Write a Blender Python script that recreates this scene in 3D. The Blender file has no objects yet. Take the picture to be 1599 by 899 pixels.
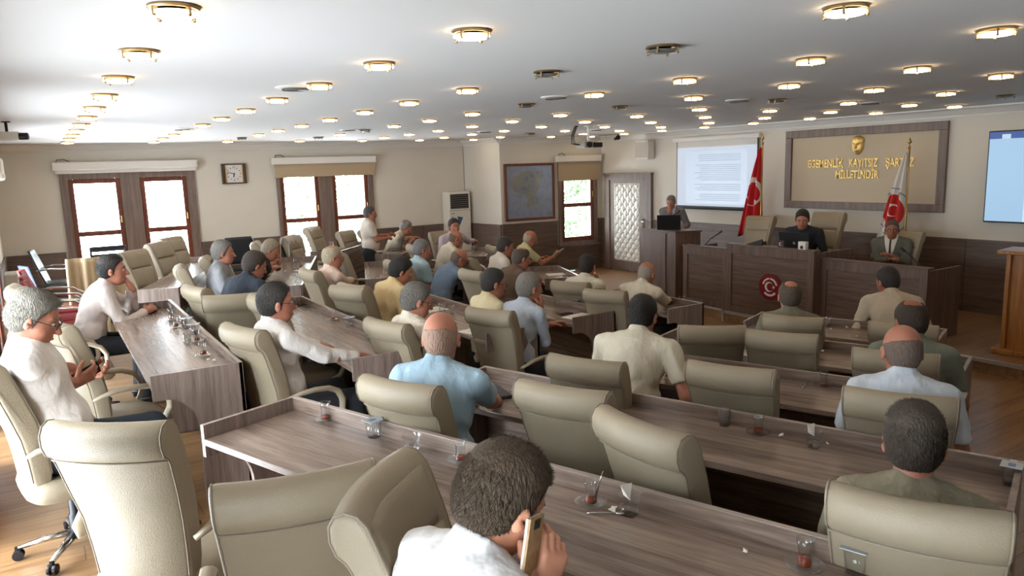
import bpy, bmesh, math, random
import numpy as np
from mathutils import Vector, Matrix
random.seed(7); rng = np.random.RandomState(11)
C = bpy.context.scene.collection
R = math.radians
# ---------------------------------------------------------------- camera
F_PX, PITCH, ROLL, YAW, CAM_Z = 1150.57, .162610, -.0314827, .5647544, 2.27
_fw = np.array([math.sin(YAW)*math.cos(PITCH), math.cos(YAW)*math.cos(PITCH), -math.sin(PITCH)])
_rt = np.array([math.cos(YAW), -math.sin(YAW), 0.]); _up = np.cross(_rt, _fw)
_r2 = _rt*math.cos(ROLL)+_up*math.sin(ROLL); _u2 = -_rt*math.sin(ROLL)+_up*math.cos(ROLL)
def _ray(u, v): return _fw+_r2*(u-799.5)/F_PX-_u2*(v-449.5)/F_PX
def at(u, v, z):
    d = _ray(u, v); d = d*((z-CAM_Z)/d[2]); return Vector((d[0], d[1], z))
cam_d = bpy.data.cameras.new('camera'); cam = bpy.data.objects.new('camera', cam_d); C.objects.link(cam)
cam_d.sensor_width = 36; cam_d.lens = F_PX/1599*36; cam_d.clip_start = .05
m = Matrix.Identity(4)
for i in range(3): m[i][0] = _r2[i]; m[i][1] = _u2[i]; m[i][2] = -_fw[i]
m[2][3] = CAM_Z; cam.matrix_world = m
bpy.context.scene.camera = cam
vs = bpy.context.scene.view_settings
vs.view_transform = 'Standard'; vs.look = 'None'; vs.gamma = 1; vs.use_curve_mapping = False; vs.exposure = .12
bpy.context.scene.cycles.caustics_reflective = False; bpy.context.scene.cycles.caustics_refractive = False
# ---------------------------------------------------------------- world, sun, window daylight
W = bpy.data.worlds.new('world'); bpy.context.scene.world = W; W.use_nodes = True
bg = W.node_tree.nodes['Background']; bg.inputs['Color'].default_value = (.86, .93, 1, 1); bg.inputs['Strength'].default_value = 27.0
sd = bpy.data.lights.new('sun', 'SUN'); sd.energy = 6; sd.angle = .02; sd.color = (1, .95, .85)
so = bpy.data.objects.new('sun', sd); so.rotation_euler = (R(38), 0, R(150)); C.objects.link(so)
LAMP_W = 20.0       # emission of the round ceiling lamps
LEFT, RIGHT, FAR, BACK, CEIL = -.56, 10.45, 14.29, -2.2, 2.864
def portal(x, y, z, w, h, rot):
    l = bpy.data.lights.new('portal', 'AREA'); l.shape = 'RECTANGLE'; l.size = w; l.size_y = h; l.cycles.is_portal = True; l.energy = 1
    o = bpy.data.objects.new('window_portal', l); o.location = (x, y, z); o.rotation_euler = rot; C.objects.link(o)
LEFT_WIN = [(-.3, 1.1), (2.6, 4.7), (5.9, 8.0), (9.6, 11.8)]  # first opening is unseen, added to brighten the foreground
for a, b in LEFT_WIN: portal(LEFT-.12, (a+b)/2, 1.35, 2.4, b-a, (0, R(-90), 0))
portal(1.36, FAR+.12, 1.35, 2.1, 2.0, (R(90), 0, 0)); portal(4.8, FAR+.12, 1.35, 2.0, 2.0, (R(90), 0, 0)); portal(9.85, 12.9, 1.35, .6, 1.7, (R(90), 0, 0))

# ---------------------------------------------------------------- materials
def srgb(c):
    if isinstance(c, str): c = tuple(int(c[i:i+2], 16)/255 for i in (0, 2, 4))
    return tuple((x/12.92 if x <= .04045 else ((x+.055)/1.055)**2.4) for x in c)+(1,)
MATS = {}
def mat(name, col, rough=.6, metal=0, spec=.5, noise=0, nscale=20, bump=0, bscale=80, emit=None, estr=0, trans=0, alpha=1, stretch=None, coat=0, ior=1.45, sss=0):
    if name in MATS: return MATS[name]
    mt = bpy.data.materials.new(name); mt.use_nodes = True; nt = mt.node_tree; b = nt.nodes['Principled BSDF']
    c = srgb(col); b.inputs['Base Color'].default_value = c; b.inputs['Roughness'].default_value = rough
    b.inputs['Metallic'].default_value = metal; b.inputs['Specular IOR Level'].default_value = spec; b.inputs['IOR'].default_value = ior
    if coat: b.inputs['Coat Weight'].default_value = coat
    if trans: b.inputs['Transmission Weight'].default_value = trans
    if sss:
        b.inputs['Subsurface Weight'].default_value = sss; b.inputs['Subsurface Radius'].default_value = (.02, .008, .004)
    if emit: b.inputs['Emission Color'].default_value = srgb(emit); b.inputs['Emission Strength'].default_value = estr
    if noise or bump:
        tc = nt.nodes.new('ShaderNodeTexCoord'); mp = nt.nodes.new('ShaderNodeMapping'); nt.links.new(tc.outputs['Object'], mp.inputs[0])
        if stretch: mp.inputs['Scale'].default_value = stretch
    if noise:
        n = nt.nodes.new('ShaderNodeTexNoise'); n.inputs['Scale'].default_value = nscale; n.inputs['Detail'].default_value = 4
        nt.links.new(mp.outputs[0], n.inputs['Vector'])
        r = nt.nodes.new('ShaderNodeValToRGB'); r.color_ramp.elements[0].position = .3; r.color_ramp.elements[1].position = .7
        r.color_ramp.elements[0].color = tuple(max(0, x*(1-noise)) for x in c[:3])+(1,); r.color_ramp.elements[1].color = tuple(min(1, x*(1+noise)) for x in c[:3])+(1,)
        nt.links.new(n.outputs['Fac'], r.inputs[0]); nt.links.new(r.outputs[0], b.inputs['Base Color'])
    if bump:
        n = nt.nodes.new('ShaderNodeTexNoise'); n.inputs['Scale'].default_value = bscale; n.inputs['Detail'].default_value = 3
        nt.links.new(mp.outputs[0], n.inputs['Vector']); bp = nt.nodes.new('ShaderNodeBump'); bp.inputs['Strength'].default_value = bump; bp.inputs['Distance'].default_value = .04 if name.startswith('shirt') else .01
        nt.links.new(n.outputs['Fac'], bp.inputs['Height']); nt.links.new(bp.outputs[0], b.inputs['Normal'])
    MATS[name] = mt; return mt
def wood(name, dark, light, axis=1, rough=.3, scale=1.0, plank=None, coat=0.0):
    """straight grained wood; the grain runs along the given object axis"""
    mt = bpy.data.materials.new(name); mt.use_nodes = True; nt = mt.node_tree; b = nt.nodes['Principled BSDF']; N = nt.nodes.new; Lk = nt.links.new
    tc = N('ShaderNodeTexCoord'); mp = N('ShaderNodeMapping'); Lk(tc.outputs['Object'], mp.inputs[0])
    s = [14*scale]*3; s[axis] = .8*scale; mp.inputs['Scale'].default_value = s
    n1 = N('ShaderNodeTexNoise'); n1.inputs['Scale'].default_value = 1.6; n1.inputs['Detail'].default_value = 6; n1.inputs['Roughness'].default_value = .62; n1.inputs['Distortion'].default_value = .5; Lk(mp.outputs[0], n1.inputs['Vector'])
    n2 = N('ShaderNodeTexNoise'); n2.inputs['Scale'].default_value = 9; n2.inputs['Detail'].default_value = 3; Lk(mp.outputs[0], n2.inputs['Vector'])
    mx = N('ShaderNodeMath'); mx.operation = 'MULTIPLY_ADD'; mx.inputs[1].default_value = .35; Lk(n2.outputs['Fac'], mx.inputs[0]); Lk(n1.outputs['Fac'], mx.inputs[2])
    r = N('ShaderNodeValToRGB'); r.color_ramp.elements[0].position = .50; r.color_ramp.elements[1].position = .84
    r.color_ramp.elements[0].color = srgb(dark); r.color_ramp.elements[1].color = srgb(light); Lk(mx.outputs[0], r.inputs[0])
    out = r.outputs[0]
    if plank:
        mp2 = N('ShaderNodeMapping'); Lk(tc.outputs['Object'], mp2.inputs[0])
        bt = N('ShaderNodeTexBrick'); bt.inputs['Scale'].default_value = 1; bt.inputs['Brick Width'].default_value = plank[0]; bt.inputs['Row Height'].default_value = plank[1]; bt.inputs['Mortar Size'].default_value = .003
        bt.inputs['Color1'].default_value = (.8, .8, .8, 1); bt.inputs['Color2'].default_value = (1.1, 1.1, 1.1, 1); bt.inputs['Mortar'].default_value = (.35, .35, .35, 1); Lk(mp2.outputs[0], bt.inputs['Vector'])
        mm = N('ShaderNodeMixRGB'); mm.blend_type = 'MULTIPLY'; mm.inputs[0].default_value = 1; Lk(out, mm.inputs[1]); Lk(bt.outputs[0], mm.inputs[2]); out = mm.outputs[0]
    Lk(out, b.inputs['Base Color']); b.inputs['Roughness'].default_value = rough; b.inputs['Coat Weight'].default_value = coat
    MATS[name] = mt; return mt
def glass_mat(name, tint=(1, 1, 1), gloss=.12, blend=None):
    """thin clear glass: mostly see-through with a fresnel reflection"""
    mt = bpy.data.materials.new(name); mt.use_nodes = True; nt = mt.node_tree; nt.nodes.clear(); N = nt.nodes.new; Lk = nt.links.new
    o = N('ShaderNodeOutputMaterial'); t = N('ShaderNodeBsdfTransparent'); t.inputs[0].default_value = tuple(tint)+(1,)
    g = N('ShaderNodeBsdfGlossy'); g.inputs['Roughness'].default_value = .09; f = N('ShaderNodeLayerWeight'); f.inputs[0].default_value = .25
    a0 = N('ShaderNodeMath'); a0.operation = 'POWER'; a0.inputs[1].default_value = 1.7; Lk(f.outputs['Facing'], a0.inputs[0])
    a = N('ShaderNodeMath'); a.operation = 'MULTIPLY_ADD'; a.inputs[1].default_value = .75; a.inputs[2].default_value = gloss; a.use_clamp = True
    Lk(a0.outputs[0], a.inputs[0]); x = N('ShaderNodeMixShader'); Lk(a.outputs[0], x.inputs[0]); Lk(t.outputs[0], x.inputs[1]); Lk(g.outputs[0], x.inputs[2]); Lk(x.outputs[0], o.inputs[0])
    MATS[name] = mt; return mt
M_WALL = mat('wall_paint', 'cdc8bd', .75, noise=.02, nscale=2); M_CEIL = mat('ceiling_paint', 'c9c7c5', .8)
M_TRIMW = mat('white_moulding', 'd6d3cd', .5)
M_DESK = wood('desk_walnut', '5f4f46', '8f7d70', 1, .26, 1.0); M_DESKX = wood('desk_walnut_across', '5f4f46', '8f7d70', 0, .3); M_DESKZ = wood('desk_walnut_upright', '665750', '93837a', 2, .33)
M_WAIN = wood('wainscot_walnut', '4d3f38', '6d5c52', 0, .4); M_WAINY = wood('wainscot_walnut_side', '4d3f38', '6d5c52', 1, .4)
M_CASE = wood('casing_walnut', '5f5049', '7c6c63', 2, .45); M_STAGEZ = wood('stage_walnut_upright', '4c3a31', '6d5649', 2, .4); M_STAGEY = wood('stage_walnut', '4c3a31', '6d5649', 1, .4)
M_FLOOR = wood('floor_laminate', '6e5136', '94724d', 0, .3, .8, plank=(1.2, .18)); M_FLOORR = M_FLOOR
M_SASH = wood('sash_mahogany', '54281a', '7a3f28', 2, .35); M_LECT = wood('lectern_beech', '8a5527', 'b07a3e', 2, .4)
M_LEATH = mat('beige_leather', '928671', .46, bump=.25, bscale=260, noise=.03, nscale=6); M_LEATH2 = mat('beige_leather_wrinkled', 'b9ad98', .45, bump=.5, bscale=70, stretch=(1, 1, .22)); M_SEAM = mat('leather_seam', '857a6b', .6)
M_ARMP = mat('armrest_leather', '9d917d', .4); M_CHROME = mat('chrome', 'c8c8c8', .18, 1); M_DARKMET = mat('dark_metal', '2a2a2c', .35, .8); M_BLK = mat('black_plastic', '141416', .45); M_ALU = mat('aluminium_nosing', 'b4b2ae', .35, .7)
M_WHITEPL = mat('white_plastic', 'd9d6ce', .4); M_PAPER = mat('paper_white', 'e6e3da', .8); M_GLASS = glass_mat('clear_glass', (.975, .985, .985), .05); M_PANE = glass_mat('window_glass', (.97, .98, .98), .02)
M_TEA = mat('tea', '7a2c0c', .1); M_GOLD = mat('gold_metal', 'e0bf78', .5, .85); M_BRASS = mat('brass', 'a98b4e', .3, 1); M_BLIND = mat('blind_fabric', 'a8957a', .8, bump=.1, bscale=200)
M_BLKLEATH = mat('black_leather', '1c1d20', .35, bump=.2, bscale=120); M_REDCL = mat('red_cloth', '8c1822', .7)
M_SKIN = {k: mat('skin_'+k, c, .5, noise=.06, nscale=25, sss=.12) for k, c in dict(fair='c98f73', tan='b0745a', ruddy='a8705a', brown='94593f').items()}
M_LIP = mat('lip', '9a5548', .5); M_EYEW = mat('eye_white', 'b8ada2', .3); M_IRIS = mat('iris', '23180f', .15)

# ---------------------------------------------------------------- mesh helpers
def link(name, me, m, parent=None, smooth=False):
    o = bpy.data.objects.new(name, me); C.objects.link(o)
    for mm in (m if isinstance(m, (list, tuple)) else [m]): me.materials.append(mm)
    if smooth:
        me.polygons.foreach_set('use_smooth', [True]*len(me.polygons)); me.update()
    if parent: o.parent = parent
    return o
def tag(o, label=None, cat=None, group=None, kind=None):
    if label: o['label'] = label
    if cat: o['category'] = cat
    if group: o['group'] = group
    if kind: o['kind'] = kind
    return o
def empty(name, loc, yaw=0, label=None, cat=None, group=None):
    o = bpy.data.objects.new(name, None); C.objects.link(o); o.location = loc; o.rotation_euler = (0, 0, R(yaw)); o.empty_display_size = .1
    return tag(o, label, cat, group)
class MB:
    """collects faces in lists, builds one mesh"""
    def __init__(s): s.v = []; s.f = []
    def add(s, v, f, M=None):
        k = len(s.v)
        s.v += [tuple(M @ Vector(p)) if M is not None else tuple(p) for p in v]; s.f += [tuple(i+k for i in q) for q in f]; return s
    def box(s, x0, x1, y0, y1, z0, z1, M=None, b=0):
        if b <= 0:
            v = [(x, y, z) for x in (x0, x1) for y in (y0, y1) for z in (z0, z1)]
            return s.add(v, [(0, 1, 3, 2), (4, 6, 7, 5), (0, 4, 5, 1), (2, 3, 7, 6), (0, 2, 6, 4), (1, 5, 7, 3)], M)
        # chamfered box
        bm = bmesh.new(); bmesh.ops.create_cube(bm, size=1)
        for q in bm.verts: q.co = Vector(((x0+x1)/2+q.co.x*(x1-x0), (y0+y1)/2+q.co.y*(y1-y0), (z0+z1)/2+q.co.z*(z1-z0)))
        bmesh.ops.bevel(bm, geom=list(bm.edges), offset=min(b, .45*min(abs(x1-x0), abs(y1-y0), abs(z1-z0))), segments=2, affect='EDGES', profile=.5)
        bm.verts.index_update(); s.add([q.co.copy() for q in bm.verts], [[q.index for q in f.verts] for f in bm.faces], M); bm.free(); return s
    def prism(s, pts, z0, z1, M=None):
        n = len(pts); v = [(x, y, z0) for x, y in pts]+[(x, y, z1) for x, y in pts]
        return s.add(v, [tuple(range(n-1, -1, -1)), tuple(range(n, 2*n))]+[(i, (i+1) % n, n+(i+1) % n, n+i) for i in range(n)], M)
    def tube(s, path, r, n=8, M=None, cap=True, flat=None):
        P = [Vector(p) for p in path]; rr = r if isinstance(r, (list, tuple)) else [r]*len(P); v = []; f = []; up = None
        for i, p in enumerate(P):
            t = (P[min(i+1, len(P)-1)]-P[max(i-1, 0)]).normalized()
            a = up if up is not None else (Vector((0, 0, 1)) if abs(t.z) < .9 else Vector((1, 0, 0)))
            a = (a-t*a.dot(t)).normalized(); b = t.cross(a); up = a
            for k in range(n):
                w = 2*math.pi*k/n; fa, fb = flat if flat else (1, 1)
                v.append(p+a*math.cos(w)*rr[i]*fa+b*math.sin(w)*rr[i]*fb)
        for i in range(len(P)-1):
            for k in range(n): f.append((i*n+k, i*n+(k+1) % n, (i+1)*n+(k+1) % n, (i+1)*n+k))
        if cap: f += [tuple(range(n-1, -1, -1)), tuple(range((len(P)-1)*n, len(P)*n))]
        return s.add(v, f, M)
    def lathe(s, prof, n=20, M=None, c=(0, 0, 0)):
        v = []; f = []
        for r, z in prof:
            for k in range(n): v.append((c[0]+r*math.cos(2*math.pi*k/n), c[1]+r*math.sin(2*math.pi*k/n), c[2]+z))
        for i in range(len(prof)-1):
            for k in range(n): f.append((i*n+k, i*n+(k+1) % n, (i+1)*n+(k+1) % n, (i+1)*n+k))
        if prof[0][0] > 1e-5: f.append(tuple(range(n-1, -1, -1)))
        if prof[-1][0] > 1e-5: f.append(tuple(range((len(prof)-1)*n, len(prof)*n)))
        return s.add(v, f, M)
    def ball(s, c, r, n=12, M=None):
        r = r if isinstance(r, (list, tuple)) else (r, r, r); v = []; f = []; m_ = n//2
        for i in range(m_+1):
            th = math.pi*i/m_
            for k in range(n): v.append((c[0]+r[0]*math.sin(th)*math.cos(2*math.pi*k/n), c[1]+r[1]*math.sin(th)*math.sin(2*math.pi*k/n), c[2]+r[2]*math.cos(th)))
        for i in range(m_):
            for k in range(n): f.append((i*n+k, (i+1)*n+k, (i+1)*n+(k+1) % n, i*n+(k+1) % n))
        return s.add(v, f, M)
    def build(s, name, m, parent=None, smooth=False, angle=None):
        me = bpy.data.meshes.new(name); me.from_pydata([tuple(p) for p in s.v], [], s.f); me.validate()
        o = link(name, me, m, parent)
        if smooth:
            me.polygons.foreach_set('use_smooth', [True]*len(me.polygons))
            if angle: me.set_sharp_from_angle(angle=R(angle))
        return o
def loft(rings, closed_ends=True):
    n = len(rings[0]); v = [p for r in rings for p in r]; f = []
    for i in range(len(rings)-1):
        for k in range(n): f.append((i*n+k, i*n+(k+1) % n, (i+1)*n+(k+1) % n, (i+1)*n+k))
    if closed_ends: f += [tuple(range(n-1, -1, -1)), tuple(range((len(rings)-1)*n, len(rings)*n))]
    return v, f
def copy_tree(o, parent=None):
    c = o.copy(); C.objects.link(c)
    if parent: c.parent = parent
    for ch in o.children: copy_tree(ch, c)
    return c
def Tm(x, y, z, rz=0, ry=0, rx=0):
    return Matrix.Translation((x, y, z)) @ Matrix.Rotation(R(rz), 4, 'Z') @ Matrix.Rotation(R(ry), 4, 'Y') @ Matrix.Rotation(R(rx), 4, 'X')
# ================================================================ the room
LV = dict(A=.36, B=.27, C=.18, D=.09, E=0.0); LEDGE, TOP = .81, .745
RINGS = dict(A=(2.15, .92, -1.86), B=(3.34, 2.09, -.67), C=(4.52, 3.33, .50), D=(5.75, 4.48, 1.65), E=(7.03, 5.72, 2.81))
S1, S3, S4 = 20.0, -21.0, -42.0
def ring_line(k, far=True):
    n1, x2, n3 = RINGS[k]; c1, s1 = math.cos(R(S1)), math.sin(R(S1)); c3, s3 = math.cos(R(S3)), math.sin(R(S3))
    y12 = (n1-c1*x2)/s1; y23 = (n3-c3*x2)/s3
    return [((n1-s1*BACK)/c1, BACK), (x2, y12), (x2, y23), ((n3-s3*FAR)/c3, FAR)]
OUT = .25
f0 = MB().prism([(LEFT-OUT, BACK-OUT), (RIGHT+OUT, BACK-OUT), (RIGHT+OUT, FAR+OUT), (LEFT-OUT, FAR+OUT)], -.12, 0)
tag(f0.build('floor', M_FLOOR), kind='structure')
for i, k in enumerate('DCBA'):
    pts = [(LEFT-.01, BACK-.01)]+ring_line(k)+[(LEFT-.01, FAR+.01)]
    pts = [(min(max(x, LEFT-.01), RIGHT), y) for x, y in pts]
    tag(MB().prism(pts, LV['EDCB'[i]]-.0 if k != 'D' else 0, LV[k]).build('floor', M_FLOOR), kind='structure')
# stage in front of the sign wall
STG = .15; SX = 8.07
st = MB().prism([(SX, BACK), (RIGHT, BACK), (RIGHT, 9.3), (8.25, 9.3), (8.13, 7.17), (SX+.01, 7.14)], 0, STG); tag(st.build('floor', M_FLOOR), kind='structure')
nz = MB().box(SX-.012, SX+.03, BACK, 7.12, STG-.03, STG+.006).tube([(8.12, 7.17, STG-.01), (8.24, 9.3, STG-.01)], .02, 6).box(SX-.012, SX+.02, 7.10, 7.14, 0, STG)
tag(nz.build('trim_1', M_ALU), kind='structure')
# walls
def wall(name, p0, p1, holes, th=.25, side=1, m=M_WALL, z1=CEIL):
    """vertical wall between two plan points, thickness away from the room, rectangular holes (s0,s1,z0,z1)"""
    p0 = Vector((p0[0], p0[1], 0)); p1 = Vector((p1[0], p1[1], 0)); d = (p1-p0); Ln = d.length; ang = math.atan2(d.y, d.x)
    M = Matrix.Translation(p0) @ Matrix.Rotation(ang, 4, 'Z'); ss = sorted({0, Ln}|{h[0] for h in holes}|{h[1] for h in holes}); zz = sorted({-.1, z1}|{h[2] for h in holes}|{h[3] for h in holes}); mb = MB()
    for a, b in zip(ss, ss[1:]):
        for c, e in zip(zz, zz[1:]):
            sm, zm = (a+b)/2, (c+e)/2
            if any(h[0] < sm < h[1] and h[2] < zm < h[3] for h in holes): continue
            mb.box(a, b, 0 if side > 0 else -th, th if side > 0 else 0, c, e)
    o = mb.build(name, m); o.matrix_world = M; return tag(o, kind='structure')
WZ0, WZ1 = .62, 2.24
def zw(zold): return CAM_Z-(2.52-zold)*.9278
w1 = [(.36, 2.38)]; 
wall('wall_far', (LEFT-.25, FAR), (7.90, FAR), [(a-LEFT+.25, b-LEFT+.25, .25, 2.30) for a, b in ((.40, 2.32), (3.92, 5.70))])
wall('wall_left', (LEFT, BACK), (LEFT, FAR), [(a-BACK, b-BACK, .25, 2.30) for a, b in LEFT_WIN])
COL = (8.03, 12.99); CRN = (RIGHT, 12.68)
wall('wall_column', (7.90, FAR+.2), COL, [], .2)
_dx = Vector((CRN[0]-COL[0], CRN[1]-COL[1])); _ml = _dx.length; _ma = math.atan2(_dx.y, _dx.x)
def on_map(u, v):   # distance along the map wall and height
    d = _ray(u, v); M2 = np.array([[d[0], -math.cos(_ma)], [d[1], -math.sin(_ma)]]); t, s = np.linalg.solve(M2, np.array(COL)); return s, t*d[2]+CAM_Z
w3a, w3b = on_map(873, 300)[0], on_map(929, 300)[0]
wall('wall_map', COL, (RIGHT+.25, CRN[1]-.03), [(w3a+.03, w3b-.03, .62, 2.25)])
wall('wall_front', (RIGHT, BACK), (RIGHT, 13.2), [], .25, -1)
wall('wall_back', (LEFT-.25, BACK), (RIGHT+.25, BACK), [], .25, -1)
tag(MB().box(LEFT-OUT, RIGHT+OUT, BACK-OUT, FAR+OUT, CEIL, CEIL+.15).build('ceiling', M_CEIL), kind='structure')
# crown moulding
def along(p0, p1, prof, name, m, flip=False):
    p0 = Vector((*p0, 0)); p1 = Vector((*p1, 0)); d = (p1-p0).normalized(); n = Vector((d.y, -d.x, 0))*(-1 if flip else 1)
    ring = lambda p: [tuple(p+n*a+Vector((0, 0, z))) for a, z in prof]
    v, f = loft([ring(p0), ring(p1)]); mb = MB().add(v, f); return tag(mb.build(name, m), kind='structure')
CR = [(0, CEIL), (.13, CEIL), (.13, CEIL-.02), (.09, CEIL-.035), (.05, CEIL-.075), (.025, CEIL-.10), (.02, CEIL-.12), (0, CEIL-.12)]
PL = [((LEFT, FAR), (7.90, FAR)), ((7.90, FAR), COL), (COL, CRN), (CRN, (RIGHT, BACK)), ((LEFT, BACK), (LEFT, FAR))]
for i, (a, b) in enumerate(PL): along(a, b, CR, 'trim_%d' % (i+2), M_TRIMW)
# wood wainscot, with windows, door left free
WT = 1.105
def wains(name, a, b, z1=WT):
    a = Vector((*a, 0)); b = Vector((*b, 0)); d = b-a; M = Matrix.Translation(a) @ Matrix.Rotation(math.atan2(d.y, d.x), 4, 'Z'); L_ = d.length
    mb = MB(); k = max(1, round(L_/1.2))
    for i in range(k): mb.box(i*L_/k+.003, (i+1)*L_/k-.003, -.03, 0, 0, z1-.03, b=.003)
    mb.box(0, L_, -.042, 0, z1-.03, z1); mb.box(0, L_, -.045, 0, 0, .08)
    o = mb.build(name, M_WAIN); o.matrix_world = M; return tag(o, kind='structure')
for i, (a, b, h) in enumerate([((LEFT, FAR), (.30, FAR), WT), ((2.42, FAR), (3.82, FAR), WT), ((5.80, FAR), (7.90, FAR), WT), ((7.90, FAR), COL, WT-.01)]): wains('trim_%d' % (i+8), a, b, h)
def mp_(s): return (COL[0]+math.cos(_ma)*s, COL[1]+math.sin(_ma)*s)
wains('trim_12', COL, mp_(w3a-.06)); wains('trim_13', mp_(w3a-.06), mp_(w3b+.06), .56); wains('trim_14', mp_(w3b+.06), CRN)
DY0, DY1 = 11.06, 12.52
wains('trim_15', (RIGHT, DY0), (RIGHT, BACK), 1.13); wains('trim_16', CRN, (RIGHT, DY1))
wains('trim_17', (LEFT, BACK), (LEFT, LEFT_WIN[0][0]-.1))
for i in range(3): wains('trim_%d' % (18+i), (LEFT, LEFT_WIN[i][1]+.1), (LEFT, LEFT_WIN[i+1][0]-.1))
wains('trim_21', (LEFT, LEFT_WIN[3][1]+.1), (LEFT, FAR))
# windows: broad walnut casing, mahogany sashes in two tall lights each with a transom
def window(name, M, wd, lights, z0, z1, transom, blind, zc=None, case_m=M_CASE):
    root = empty(name, (0, 0, 0)); root.matrix_world = M; tag(root, kind='structure'); zc = zc or z1+.0
    c = MB(); xs = [0]+[q for l in lights for q in l]+[wd]
    for a, b in zip(xs[::2], xs[1::2]): c.box(a, b, -.05, .06, z0-.08, zc, b=.004)
    for l in lights: c.box(l[0], l[1], -.05, .06, z1-.01, zc); c.box(l[0], l[1], -.05, .06, z0-.10, z0-.02)
    c.box(-.03, wd+.03, -.07, .06, z0-.12, z0-.08); c.build('casing', case_m, root)
    for l in lights:
        s = MB(); a, b = l; t = .075
        for x0, x1 in ((a, a+t), (b-t, b)): s.box(x0, x1, -.02, .05, z0-.02, z1-.01, b=.006)
        for c0, c1 in ((z0-.02, z0+t), (transom-t*.55, transom+t*.55), (z1-.01-t, z1-.01)): s.box(a+t, b-t, -.018, .048, c0, c1, b=.006)
        f = s.build('sash', M_SASH, root)
        MB().box(a+t-.005, b-t+.005, .012, .018, z0+t-.01, z1-t).build('pane', M_PANE, f)
        h = MB().box((b-t*.6), (b-t*.4), -.05, -.02, transom+.25, transom+.27).box((b-t*.65), (b-t*.35), -.055, -.045, transom+.16, transom+.28, b=.004)
        h.build('handle', M_BRASS, f)
    if blind is not None:
        bx = MB().box(-.08, wd+.05, -.17, -.05, zc-.02, zc+.11, b=.012); r = bx.build('blind_box', M_TRIMW, root)
        MB().box(-.04, wd+.02, -.115, -.109, zc-.02-blind, zc).box(-.045, wd+.025, -.12, -.10, zc-.045-blind, zc-.02-blind, b=.003).build('blind', M_BLIND if blind > .06 else M_TRIMW, r)
        cd = MB().tube([(-.02, -.1, zc+.10), (0, -.08, zc+.15), (.1, -.05, zc+.16), (.18, -.03, zc+.12)], .006, 6); cd.build('cord', M_BLK, r)
    return root
Mfar = Matrix.Translation((.33, FAR, 0))
window('window_1', Mfar, 2.07, [(.12, .885), (1.185, 1.935)], .33, 2.30, 1.38, .03, 2.46)
window('window_2', Matrix.Translation((3.84, FAR, 0)), 1.93, [(.065, .805), (1.085, 1.82)], .33, 2.30, 1.38, .22, 2.47)
window('window_3', Matrix.Translation((*mp_(w3a-.03), 0)) @ Matrix.Rotation(_ma, 4, 'Z'), w3b-w3a+.06, [(.07, w3b-w3a-.02)], .66, 2.22, 1.42, .37, 2.36)
for i, (a, b) in enumerate(LEFT_WIN):  # first of these is the added window that lights the foreground
    window('window_%d' % (i+4), Matrix.Translation((LEFT, a-.06, 0)) @ Matrix.Rotation(R(90), 4, 'Z'), b-a+.12, [(.1, (b-a)/2-.06), ((b-a)/2+.18, b-a+.02)], .33, 2.27, 1.38, .05, 2.36)
# padded door
dr = empty('door_1', (RIGHT, DY0, 0), 90); tag(dr, kind='structure'); dw = DY1-DY0
c = MB(); c.box(0, .16, 0, .07, 0, zw(2.31), b=.005); c.box(dw-.16, dw, 0, .07, 0, zw(2.31), b=.005); c.box(.16, dw-.16, 0, .07, zw(2.31)-.15, zw(2.31), b=.005); c.box(-.01, dw+.01, 0, .085, zw(2.31)-.04, zw(2.31), b=.004)
c.build('door_frame', M_CASE, dr)
lf = MB().box(.16, .36, .0, .045, .02, zw(2.31)-.15).box(dw-.30, dw-.16, 0, .045, .02, zw(2.31)-.15).box(.36, dw-.30, 0, .045, .02, .22).box(.36, dw-.30, 0, .045, 1.86, zw(2.31)-.15).build('door_leaf', M_CASE, dr)
pw0, pw1, pz0, pz1 = .36, dw-.30, .22, 1.86
nx, nz_ = 80, 150; vv = []; ff = []; px, pz = .085, .10; btn = []
for j in range(nz_+1):
    for i in range(nx+1):
        x = pw0+(pw1-pw0)*i/nx; z = pz0+(pz1-pz0)*j/nz_; a = (x-pw0)/px; b = (z-pz0)/pz
        u_ = (a+b)/2; w_ = (a-b)/2; h = abs(math.sin(math.pi*u_))*abs(math.sin(math.pi*w_))
        edge = min(1, min(x-pw0, pw1-x, z-pz0, pz1-z)/.03); vv.append((x, .045+.024*(h**.5)*edge, z))
for j in range(nz_):
    for i in range(nx): k = j*(nx+1)+i; ff.append((k, k+1, k+nx+2, k+nx+1))
M_PAD = mat('padded_white_leather', 'd6d3cc', .35)
pad = MB().add(vv, ff).build('padded_panel', M_PAD, dr, True); bb = MB()
for a in range(0, 14):
    for b in range(0, 20):
        if (a+b) % 2: continue
        x = pw0+a*px; z = pz0+b*pz
        if pw0+.03 < x < pw1-.03 and pz0+.03 < z < pz1-.03: bb.ball((x, .05, z), (.013, .012, .013), 8)
o = bb.build('buttons', mat('button_grey', '7f8790', .35, .4), dr, True); o['kind'] = 'stuff'
MB().box(.24, .27, .045, .06, .95, 1.15, b=.004).tube([(.255, .06, 1.08), (.255, .10, 1.08), (.16, .105, 1.08)], .01, 8).build('door_handle', M_CHROME, dr)
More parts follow.
